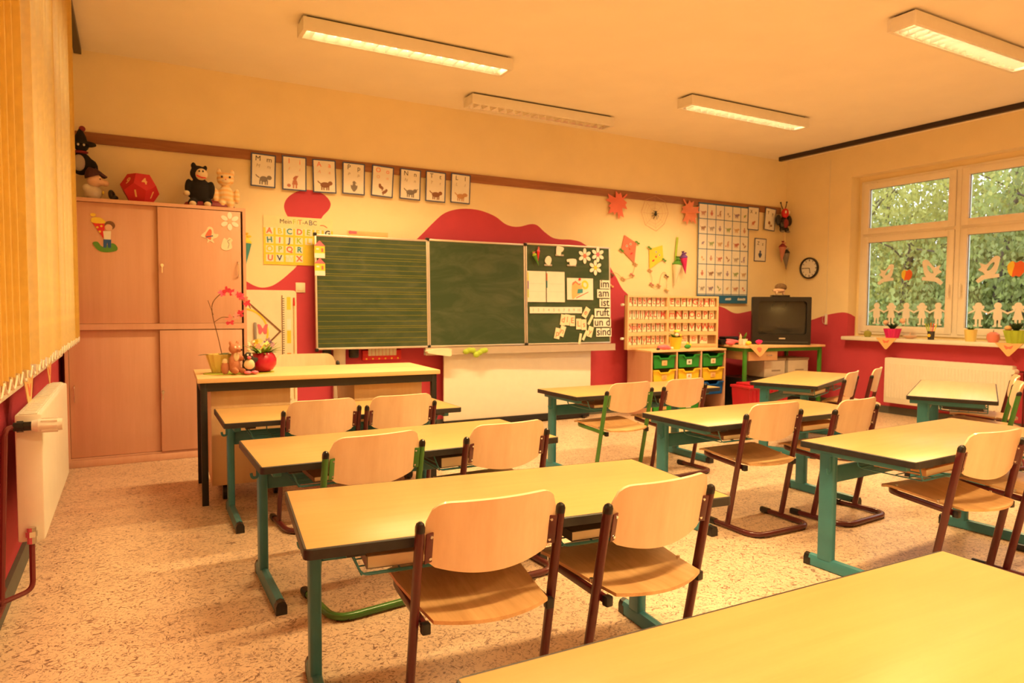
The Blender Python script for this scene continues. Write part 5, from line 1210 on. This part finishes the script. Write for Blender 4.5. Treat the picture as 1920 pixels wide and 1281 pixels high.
for (nm, ang, W_, x0), rws in zip(halves, (rowsL, rowsR)):
    for r, row in enumerate(rws):
        zb = [.4755, .331, .191, .047][r]; step = (W_ - .06) / (len(row) if not (nm == 'right' and r == 3) else 4.6)
        for k, chh in enumerate(row):
            lx = x0 + .03 + step * (k + .5); w = min(step * .80, .060 if len(chh) == 1 else .095)
            p = Matrix.Rotation(ang, 3, 'Z') @ Vector((lx, -.004, 0))
            t = thing('letter_tile', 'cream letter tile with pale red %s "%s" in the letter case' % ('capital' if chh[0].isupper() else 'small', {'ß': 'sharp s', 'ä': 'a umlaut', 'ü': 'u umlaut'}.get(chh, chh)), 'letter tile', (5.383 + p.x, 6.045 + p.y, SZ + .021 + zb), ang, 'letter tiles in the case')
            part('tile', B().box((0, 0, .049), (w, .003, .096)), M_CREAM, t, smooth=0)
            text(chh, .094 if len(chh) == 1 else .074, C('letter_rose', (.74, .12, .09)), t, (0, -.0022, .052), bold=.0014)
for z in (.12, .49): part('knob', B().cyl((-.675, -.075, z), (-.71, -.085, z), .014, n=10), M_PAPER, lc)
SZT = SZ + .0205
fpot = ribbed_pot('flower_pot', 'yellow pot with yellow and white blossoms on the tray shelf', (5.30, 5.79, SZT), .050, .075, .135, C('bright_yellow_glaze', (.85, .66, .04), .35))
lb = B(); random.seed(11)
for k in range(18): a = random.uniform(0, 2 * PI); leaf(lb, (0, 0, .12), a, random.uniform(.06, .10), .03, random.uniform(.03, .08), .2)
part('foliage', lb, M_GREEN, fpot, kind='stuff')
for k in range(9):
    a = random.uniform(0, 2 * PI); r = random.uniform(.01, .08)
    part('blossom', B().ell((r * math.cos(a), r * math.sin(a) - .02, .17 + random.uniform(-.02, .03)), (.024, .020, .018), n=8, k=6), [M_YEL, M_CREAM, C('pale_yellow', (.86, .74, .25)), M_PINK][k % 4], fpot)
t = plush('toy_figure', 'small pink lying figure beside the yellow pot on the shelf', (5.10, 5.745, SZT), R(-10))
remesh(part('body', B().ell((0, 0, .030), (.065, .028, .028)).ell((-.06, 0, .03), (.03, .02, .024)).ell((.05, 0, .02), (.04, .022, .018)), M_PINK, t), .006, 2); part('boot', B().ell((.09, -.005, .018), (.02, .018, .016)), M_CREAM, t); part('shoe', B().ell((-.085, -.01, .012), (.022, .018, .012)), M_BLK, t)
t = thing('paper_frog', 'small green and yellow figure right of the yellow pot', 'figure', (5.455, 5.765, SZT))
part('body', B().ell((0, 0, .028), (.045, .025, .026)), C('frog_green', (.03, .30, .05)), t); part('crest', B().ell((.0, 0, .062), (.018, .012, .018)).ell((.045, 0, .045), (.014, .012, .016)), M_YEL, t)
solo('paper_scraps', B().prism(smooth_poly([(-.12, -.03), (0, -.05), (.13, -.02), (.10, .03), (-.08, .04)], 4), 0, .002, M=Matrix.Rotation(-PI / 2, 4, 'X')), M_PEACH, 'peach napkin lying flat at the shelf edge', 'napkin', (5.42, 5.735, SZT + .002))

# ------------------------------------------------------------------ television table
tt = thing('television_table', 'green legged beech table in the corner carrying the television', 'table', (6.03, 5.455, 0), R(-7))
TTL, TTW, TTZ = 1.17, .62, .755
part('table_top', B().rbox((TTL / 2, TTW / 2, TTZ - .0125), (TTL + .03, TTW, .025), .003), M_LWOOD, tt)
fr = B()
for y in (.045, TTW - .045): fr.box((TTL / 2, y, TTZ - .046), (TTL - .10, .024, .040))
for x in (.03, TTL - .03): fr.box((x, TTW / 2, TTZ - .046), (.024, TTW - .06, .040))
M_TGRN = mat('bright_green_steel', (.05, .24, .03), .35)
part('apron_frame', fr, M_TGRN, tt, smooth=0)
for x in (.03, TTL - .03):
    for y in (.045, TTW - .045): part('leg', B().rbox((x, y, (TTZ - .026) / 2), (.036, .036, TTZ - .027), .003), M_TGRN, tt)
dr = part('drawer', B().rbox((.30, .30, .640), (.40, .46, .105), .003), M_LWOOD, tt)
part('drawer_front', B().rbox((.30, .062, .640), (.42, .018, .115), .003), M_LWOOD, dr); part('drawer_handle', B().sweep(fil([(.35, .053, .645), (.35, .035, .640), (.42, .035, .640), (.42, .053, .645)], .01, 3), circ(.004, 6)), M_CHROME, dr)
TVZ = TTZ + .001
tv = thing('television', 'black tube television with dark grey screen on the corner table', 'television', (6.735, 5.575, TVZ), R(-38))
M_TV = mat('tv_plastic', (.009, .008, .008), .42); M_SCR = mat('tv_glass', (.020, .020, .018), .12, var=.3, scale=3, spec=.6)
w, h = .66, .560
part('bezel', B().prism(rrect(w, h, .012, 3), -.055, .03, holes=[rot2(rrect(w - .12, h - .17, .03, 4), 0, (.01, .035))]), M_TV, tv, loc=(0, 0, h / 2))
vs = []; nn = 12
for j in range(nn + 1):
    for i in range(nn + 1):
        u, v = i / nn * 2 - 1, j / nn * 2 - 1; vs.append((.01 + u * (w - .11) / 2, -.040 + .022 * (u * u + v * v) / 2, h / 2 + .035 + v * (h - .16) / 2))
part('screen', B().add(vs, [(j * 13 + i, j * 13 + i + 1, (j + 1) * 13 + i + 1, (j + 1) * 13 + i) for j in range(nn) for i in range(nn)]), M_SCR, tv)
part('rear_housing', B().add([(-w / 2 + .01, .03, .01), (w / 2 - .01, .03, .01), (w / 2 - .01, .03, h - .01), (-w / 2 + .01, .03, h - .01), (-.17, .42, .04), (.17, .42, .04), (.17, .42, h - .14), (-.17, .42, h - .14)], [(0, 3, 2, 1), (4, 5, 6, 7), (0, 1, 5, 4), (3, 7, 6, 2), (0, 4, 7, 3), (1, 2, 6, 5)]), M_TV, tv, smooth=0)
part('name_plate', B().box((.01, -.056, .072), (.07, .002, .014)), M_ALU, tv, smooth=0)
part('speaker_slot', B().box((0, -.0555, .03), (w - .06, .002, .006)), M_GREY, tv, smooth=0)
hx, hy = 6.735 + .616 * .06, 5.575 + .788 * .06
st_ = solo('receiver_box', B().rbox((0, 0, .012), (.20, .12, .022), .004), M_BLK, 'flat black receiver box on top of the television', 'receiver', (hx, hy, TVZ + h), R(-38))
hg = thing('hedgehog_figure', 'brown bristly hedgehog figure standing on the television', 'figurine', (hx, hy, TVZ + h + .0235), R(-38))
M_BRIS = mat('bristles', (.22, .13, .06), .9, var=.3, scale=60, bump=.8, bscale=120)
remesh(part('body', B().ell((0, 0, .062), (.062, .04, .036)).ell((-.058, -.004, .052), (.024, .022, .020)).ell((-.04, 0, .022), (.012, .012, .024)).ell((.04, 0, .022), (.012, .012, .024)).ell((-.04, -.02, .022), (.012, .012, .024)).ell((.04, .02, .022), (.012, .012, .024)), M_SKIN, hg), .005, 2)
part('spines', B().ell((.008, .002, .092), (.070, .044, .048)), M_BRIS, hg)
part('nose', B().ell((-.082, -.004, .052), .006, n=8, k=5), M_INK, hg)
for nm, x, lab in (('left', .50, 'left white storage box under the television table'), ('right', .86, 'right white storage box under the television table')):
    p = Matrix.Rotation(R(-7), 3, 'Z') @ Vector((x + .10, .22, 0))
    t = thing('storage_box', lab, 'box', (6.03 + p.x, 5.455 + p.y, .372), R(-7), 'white storage boxes')
    part('box_body', B().rbox((0, .12, .10), (.31, .30, .20), .003), M_PAPER, t); part('box_lid', B().rbox((0, .12, .205), (.325, .315, .03), .003), M_GREYINK, t); part('label_strip', B().box((.02, -.032, .075), (.13, .002, .018)), M_GREYINK, t, smooth=0)
p = Matrix.Rotation(R(-7), 3, 'Z') @ Vector((.60, .36, 0))
solo('base_cabinet', B().rbox((0, 0, .185), (.98, .42, .368), .004), M_BLKM, 'dark low cabinet under the television table', 'cabinet', (6.03 + p.x + .0, 5.455 + p.y, .001), R(-7))
rbx = thing('red_box', 'red plastic lidded box left under the television table', 'box', (6.10, 5.30, 0), R(-4))
part('tub', B().prism([(-.26, 0), (.26, 0), (.29, .31), (-.29, .31)], -.13, .13), mat('red_plastic', (.48, .012, .035), .4), rbx, smooth=0)
rb_ = B()
for i in range(9): rb_.box((-.22 + i * .055, -.133, .16), (.022, .008, .26))
parts('rib', rb_, MATS['red_plastic'], rbx, smooth=0)
part('lid', B().rbox((0, 0, .325), (.60, .30, .028), .008).rbox((0, 0, .35), (.50, .22, .03), .01), MATS['red_plastic'], rbx)
solo('black_case', B().rbox((0, 0, .03), (.30, .16, .06), .012).rbox((.02, 0, .075), (.20, .12, .035), .012), M_BLK, 'black plastic device case on the table left of the television', 'case', (6.17, 5.86, TVZ), R(-5))
nk = thing('table_napkin', 'yellow napkin with a corner hanging over the television table edge', 'napkin', (6.22, 5.428, TVZ + .001), R(-7))
part('cloth', B().prism([(-.15, 0), (.15, 0), (.03, -.115), (.0, -.125)], -.004, -.001, M=Matrix.Translation((0, -.001, 0))).prism([(-.15, 0), (.15, 0), (.12, .19), (-.12, .19)], -.002, 0, M=Matrix.Rotation(-PI / 2, 4, 'X')), M_PEACH, nk, smooth=0)
part('print', B().prism(smooth_poly([(-.04, -.03), (-.01, -.015), (.03, -.03), (.02, -.06), (.0, -.075), (-.02, -.06)], 3), -.0062, -.0048), M_CORAL, nk, smooth=0)
pt = ribbed_pot('plant_pot', 'tiny white pot with green shoots and figures on the napkin', (6.16, 5.60, TVZ + .004), .030, .042, .07, M_PAPER)
lb = B()
for a in (.3, 1.7, 2.9, 4.2, 5.4): leaf(lb, (0, 0, .06), a, .07, .022, .09, .1)
part('leaf', lb, M_GREEN, pt, kind='stuff'); part('figure', B().lathe([(.022, 0), (.024, .05), (.012, .075), (.016, .09), (.012, .105), (.002, .13)], 12, (-.055, .0, 0)), M_SKIN, pt); part('bulb', B().ell((.01, -.06, .024), (.035, .03, .024)), M_YEL, pt)
t = plush('toy_figure', 'pink cloth figure lying on the table before the black case', (6.05, 5.66, TVZ), R(-20))
remesh(part('body', B().ell((0, 0, .05), (.10, .03, .016), M=Matrix.Rotation(R(10), 4, 'Y')).ell((-.03, 0, .03), (.06, .03, .03)), M_PINK, t), .006, 2)
t = plush('toy_figure', 'magenta cloth blossom on the napkin beside the television', (6.36, 5.56, TVZ + .004), 0)
remesh(part('body', B().ell((0, 0, .03), (.035, .03, .03)).ell((.035, 0, .035), (.02, .018, .02)).ell((-.03, 0, .035), (.02, .018, .02)), M_MAG, t), .006, 2)

# ------------------------------------------------------------------ window sill things and paper figures
SZW = .857
def sill(y): return (XR - .055, y, SZW)
def apple(label, loc, m, r=.045):
    t = thing('apple_candle', label, 'decoration', loc)
    part('fruit', B().lathe([(.012, .004), (r * .7, 0), (r, r * .7), (r * .9, r * 1.4), (r * .45, r * 1.75), (.004, r * 1.6)], 20), m, t); part('stalk', B().cyl((0, 0, r * 1.55), (.004, 0, r * 2.1), .003, n=6), M_BROWN, t)
    return t
apple('green apple shaped candle at the left end of the sill', sill(4.955), C('olive_green', (.34, .34, .06)), .042)
pm_ = ribbed_pot('flower_pot', 'magenta ribbed pot with plant on the window sill', sill(4.66), .060, .088, .105, M_MAG, 14)
lb = B()
for k in range(9): leaf(lb, (0, 0, .09), k * .7, .075, .04, .085, .15)
part('foliage', lb, M_DGREEN, pm_, kind='stuff')
for x, y, z in ((0.01, .085, .17), (.02, -.10, .195)): part('blossom', B().ell((x, y, z), (.03, .032, .03)), M_SKIN, pm_)
t = thing('tealight_dish', 'small pink tealight dish on the window sill', 'dish', sill(4.46)); part('dish', B().lathe([(.03, 0), (.07, .03), (.066, .034), (.03, .008)], 20), M_SKIN, t); part('candle', B().cyl((0, 0, .009), (0, 0, .03), .02), M_CORAL, t); part('wick', B().cyl((0, 0, .03), (0, 0, .07), .003, n=6), M_SKIN, t)
t = thing('pencil_glass', 'dark beaker with coloured pencils on the window sill', 'beaker', sill(4.235)); part('beaker', B().lathe([(.030, 0), (.036, .09), (.032, .09), (.028, .01)], 16), C('smoked_glass', (.05, .05, .06), .2), t)
for k, m in enumerate((M_YEL, M_RED2, M_ORANGE, M_LIME, M_LIME)):
    a = -.25 + k * .13; part('pencil', B().cyl((0, -.01 + .006 * k, .02), (.01, -.05 + .03 * k, .165 + .008 * (k % 3)), .0055, n=6), m, t)
part('sticker', B().prism(oval(0, .045, .018, n=8), -.038, -.035, M=Matrix.Rotation(-PI / 2, 4, 'Z')), M_YEL, t)
py = ribbed_pot('flower_pot', 'small pale yellow pot with succulent on the window sill', sill(3.84), .046, .058, .12, C('pale_yellow_glaze', (.85, .68, .22), .4))
lb = B()
for k in range(8): leaf(lb, (0, 0, .105), k * .8, .05, .025, .05, .2)
part('foliage', lb, M_GREEN, py, kind='stuff')
apple('pink apple shaped candle beside the green bowl', sill(3.63), C('salmon_wax', (.82, .26, .20), .4), .058)
pg_ = ribbed_pot('flower_pot', 'lime green ribbed bowl with plant at the right of the sill', sill(3.43), .070, .105, .125, M_LIME, 14)
lb = B()
for k in range(10): leaf(lb, (0, 0, .11), k * .63, .07, .05, .10, .15)
part('foliage', lb, M_DGREEN, pg_, kind='stuff'); part('ornament', B().ell((-.02, .06, .145), (.03, .034, .026)), M_PEACH, pg_)
for y, lb_ in ((4.69, 'napkin corner hanging below the magenta pot'), (3.46, 'napkin corner hanging below the lime bowl')):
    t = thing('sill_napkin', 'yellow ' + lb_, 'napkin', (XR - .119, y, SZW), -PI / 2, 'sill napkins')
    part('cloth', B().prism([(-.12, .0), (.12, .0), (.01, -.125), (-.01, -.125)], -.003, -.0005).prism([(-.12, 0), (.12, 0), (.10, .10), (-.10, .10)], -.0015, 0, M=Matrix.Rotation(-PI / 2, 4, 'X')), M_PEACH, t, smooth=0)
    part('print', B().prism(smooth_poly([(-.04, -.02), (0, -.035), (.04, -.02), (.02, -.055), (0, -.05), (-.02, -.06)], 3), -.0045, -.003), M_CORAL, t, smooth=0)
for y, s, lb_ in ((3.46, 1.25, 'larger left napkin corner hanging under the blinds'), (4.30, 1.0, 'smaller napkin corner hanging under the blinds near the cupboard')):
    t = thing('sill_napkin', lb_, 'napkin', (XL + .076, y, .866), PI / 2, 'sill napkins', scale=s)
    part('cloth', B().prism([(-.11, .012), (.13, .014), (.03, -.115), (.01, -.115)], -.003, -.0005), M_PEACH, t, smooth=0)
    part('print', B().prism(smooth_poly([(-.03, -.01), (.01, -.03), (.05, -.015), (.03, -.055), (0, -.05)], 3), -.0045, -.003), M_CORAL, t, smooth=0)
# paper figures stuck on the panes: local x runs to the right (towards the camera)
PX = XR + .14 + .026
M_WPAP = mat('white_window_paper', (.97, .94, .88), .8, var=.02, trans=.12)
def doll(girl, sc=1.0):
    b = B(); f, k = -.002, 0
    b.prism(oval(0, .215, .036, .034, 18), f, k)
    if girl:
        b.prism(oval(-.040, .196, .016, .022, 10, .5), f - .0002, k); b.prism(oval(.040, .196, .016, .022, 10, -.5), f - .0002, k)
        b.prism([(-.022, .185), (.022, .185), (.034, .13), (.050, .075), (-.050, .075), (-.034, .13)], f - .0004, k)
    else: b.prism(smooth_poly([(-.028, .185), (.028, .185), (.040, .13), (.036, .075), (-.036, .075), (-.040, .13)], 3), f - .0004, k)
    for s in (-1, 1):
        b.prism([(s * .024, .184), (s * .096, .146), (s * .096, .128), (s * .030, .160)], f - .0006, k)
        b.prism([(s * .008, .08), (s * .030, .08), (s * .028, .018), (s * .046, .010), (s * .042, 0), (s * .008, .0)], f - .0008, k)
    return b
DOLL = [doll(0).mesh('paper_figure', 0), doll(1).mesh('paper_figure', 0)]
for y0, n, g0, lb_ in ((4.997, 5, 0, 'chain of five white paper children on the left window pane'), (3.888, 5, 1, 'chain of white paper children on the right window pane')):
    t = thing('paper_doll_chain', lb_, 'paper chain', (PX, y0, 1.005), -PI / 2, 'paper children on the window')
    for k in range(n):
        q = (k + g0) % 2; link('paper_figure', DOLL[q], M_WPAP, t, (k * (.176 if g0 == 0 else .183), 0, 0))
def bird(label, y, z, flip=1, sc=1.0):
    t = thing('paper_bird', label, 'paper bird', (PX, y, z), -PI / 2, 'paper birds on the window')
    o = smooth_poly([(.085, .098), (.062, .118), (.030, .108), (.005, .075), (-.028, .045), (-.080, .062), (-.066, .025), (-.092, .0), (-.055, -.02), (-.025, -.050), (.030, -.052), (.064, -.010), (.078, .055)], 4)
    hole = smooth_poly([(-.020, -.004), (.012, .050), (.040, .062), (.036, .035), (.008, -.004)], 3)
    fl = lambda p: [(x * flip * sc, zz * sc) for x, zz in p]
    part('body', B().prism(fl(o), -.002, 0, holes=[fl(hole)]), M_WPAP, t, smooth=0)
    part('branch', B().prism(fl([(-.108, -.095), (-.088, -.120), (-.035, -.085), (.085, -.070), (.082, -.040), (-.01, -.040), (-.060, -.050)]), -.0024, -.0004), M_WPAP, t, smooth=0)
    return t
bird('white paper bird at the left of the left pane', 4.89, 1.58); bird('white paper bird facing left, beside the small apple', 4.38, 1.585, -1, 1.2); bird('white paper bird on the right window pane', 3.80, 1.59, 1, 1.15)
def wapple(label, y, z, r):
    t = thing('paper_apple', label, 'paper apple', (PX, y, z), -PI / 2, 'paper apples on the window')
    part('apple', B().prism(smooth_poly([(0, .8 * r), (.5 * r, r), (r, .5 * r), (.9 * r, -.4 * r), (.4 * r, -r), (0, -.85 * r), (-.4 * r, -r), (-.9 * r, -.4 * r), (-r, .5 * r), (-.5 * r, r)], 4), -.002, 0), C('apple_orange', (.80, .16, .04)), t, smooth=0)
    part('yellow_cheek', B().prism(smooth_poly([(-r, .5 * r), (-.5 * r, r), (-.2 * r, .6 * r), (-.4 * r, -.4 * r), (-.5 * r, -.9 * r), (-.9 * r, -.4 * r)], 4), -.0026, -.001), M_YEL, t, smooth=0)
    part('leaf', B().prism(oval(.35 * r, 1.25 * r, .5 * r, .2 * r, 10, .5), -.002, 0), M_DGREEN, t, smooth=0)
wapple('small orange paper apple between two paper birds', 4.652, 1.565, .060); wapple('large paper apple with yellow cheek on the right pane', 3.555, 1.585, .078)

# ------------------------------------------------------------------ things in the desk baskets
random.seed(21)
def book(x, y, z, deg, w, d, h, m, label, pages=M_CREAM):
    t = thing('exercise_book', label, 'book', (x, y, z), R(deg), 'books in the desk baskets')
    c = B().box((0, 0, h - .001), (w, d, .002)).box((0, 0, .001), (w, d, .002)).box((-w / 2 + .001, 0, h / 2), (.002, d, h))
    part('cover', c, m, t, smooth=0); part('page_block', B().box((.001, 0, h / 2), (w - .006, d - .006, h - .004)), pages, t, smooth=0)
def basket_at(dx, dy, deg, lx, ly):
    a = R(deg); return dx + math.cos(a) * lx - math.sin(a) * ly, dy + math.sin(a) * lx + math.cos(a) * ly
ZBK = DZ - .105 + .0070
for (dx, dy, dg, lx, ly, m, w, d, h, lb_) in (
        (.364, 1.700, -6.4, .36, .19, C('grey_folder', (.30, .26, .23)), .38, .25, .035, 'grey folder in the left basket of the front left desk'),
        (.364, 1.700, -6.4, .95, .19, C('dark_folder', (.06, .05, .05)), .36, .25, .030, 'dark folder in the right basket of the front left desk'),
        (.414, 2.656, 0, .36, .19, C('brown_cover', (.22, .12, .08)), .30, .22, .020, 'brown exercise book in the left basket, second row'),
        (.414, 2.656, 0, .95, .19, C('dark_folder', (.06, .05, .05)), .40, .26, .045, 'dark thick folder in the right basket, second row'),
        (2.553, 2.539, -1.0, .36, .19, C('brown_cover', (.22, .12, .08)), .36, .25, .025, 'brown book in the left basket of the middle desk'),
        (2.553, 2.539, -1.0, .95, .19, M_ATAN, .34, .24, .030, 'tan book in the right basket of the middle desk'),
        (2.682, 1.558, 2.1, .36, .19, M_ATAN, .30, .22, .028, 'tan book in the basket of the right edge desk'),
        (2.607, 3.791, -.6, .36, .19, C('brown_cover', (.22, .12, .08)), .34, .24, .022, 'brown book in the left basket before the tray shelf'),
        (2.607, 3.791, -.6, .95, .19, C('dark_folder', (.06, .05, .05)), .36, .24, .035, 'dark folder in the right basket before the tray shelf'),
        (4.641, 3.48, 22.9, .36, .19, M_GREYINK, .34, .24, .030, 'grey book in the basket of the slanted desk by the television'),
        (4.957, 2.362, 26.4, .36, .19, C('dark_folder', (.06, .05, .05)), .34, .24, .035, 'dark folder in the basket of the slanted desk by the radiator')):
    x, y = basket_at(dx, dy, dg, lx, ly); book(x, y, ZBK, dg + random.uniform(-3, 3), w, d, h, m, lb_)

# ------------------------------------------------------------------ outside: lawn and trees
solo('lawn', B().box((XR + 21, 4, -1.55), (40, 60, .1)), mat('grass', (.10, .16, .04), .9, var=.4, scale=3), 'green lawn outside the window', 'lawn', kind='structure')
M_BARK = mat('bark', (.10, .07, .05), .9, var=.4, scale=8)
def tree(x, y, hgt, rad, m, label, seed, nleaf=15000, z0=-1.5):
    random.seed(seed)
    hgt += .7
    t = thing('garden_tree', label, 'tree', (x, y, z0), group='trees outside the window')
    tr = B().sweep(smooth_poly([(0, 0, 0), (.1, .05, hgt * .3), (-.05, .1, hgt * .6), (.05, 0, hgt * .92)], 4, False), circ(.07, 7))
    for k in range(16):
        a = random.uniform(0, 2 * PI); zz = hgt * random.uniform(.15, .85); L = rad * random.uniform(.5, .95)
        tr.sweep([(0, 0, zz), (L * .5 * math.cos(a), L * .5 * math.sin(a), zz + L * .25), (L * math.cos(a), L * math.sin(a), zz + L * .35)], circ(.014, 5))
    part('trunk', tr, M_BARK, t)
    b = B()
    for k in range(nleaf):
        th = random.uniform(0, 2 * PI); v = random.uniform(-1, 1); r = random.random() ** .40
        q = math.sqrt(1 - v * v); p = Vector((rad * r * q * math.cos(th), rad * r * q * math.sin(th), hgt * .54 + hgt * .48 * r * v))
        s = random.uniform(.07, .12); d = Vector((random.gauss(0, .5), random.gauss(0, .5), -1 + random.gauss(0, .5))).normalized(); n2 = d.orthogonal().normalized()
        n2 = Matrix.Rotation(random.uniform(0, PI), 3, d) @ n2
        k4 = len(b.v); b.v += [p, p + d * s * .5 + n2 * s * .28, p + d * s, p + d * s * .5 - n2 * s * .28]; b.f.append([k4, k4 + 1, k4 + 2, k4 + 3])
    f = b.mesh('foliage', 0); f.materials.append(m); o = link('foliage', f, m, t, kind='stuff')
    return t
def leafm(n, c): return mat(n, c, .6, var=.35, scale=1.2, trans=.45)
L1, L2, L3 = leafm('leaves_yellow_green', (.46, .44, .12)), leafm('leaves_mid_green', (.30, .33, .10)), leafm('leaves_reddish', (.40, .31, .15))
tree(12.6, 8.4, 5.6, 2.0, L1, 'yellow-green tree outside, left end of the window view', 1)
tree(13.4, 6.2, 5.4, 2.1, L1, 'tall yellow-green tree outside behind the left panes', 2)
tree(12.2, 4.6, 4.9, 1.9, L2, 'mid green bush tree outside behind the mullion', 3)
tree(13.6, 3.2, 5.8, 2.1, L3, 'reddish-tinged tree outside behind the right panes', 4)
tree(11.8, 5.6, 3.4, 1.5, L2, 'low dark green bush outside under the left pane', 5, 7000)
tree(11.6, 3.3, 3.3, 1.5, L2, 'low dark green bush outside under the right pane', 6, 7000)
tree(15.2, 9.6, 6.4, 2.4, L2, 'far green tree outside beyond the left panes', 7)
tree(15.4, 5.0, 6.0, 2.4, L2, 'far green tree outside beyond the middle', 8)
tree(12.0, 7.2, 3.6, 1.6, L2, 'low green bush outside at the left pane edge', 9, 7000)
tree(16.5, 12.5, 6.6, 2.8, L1, 'farthest yellow-green tree outside at the window edge', 10)
tree(17.0, 7.5, 5.6, 2.8, L3, 'farthest reddish tree outside beyond the panes', 11)
tree(16.4, 2.6, 6.0, 2.6, L2, 'farthest green tree outside at the right', 12)
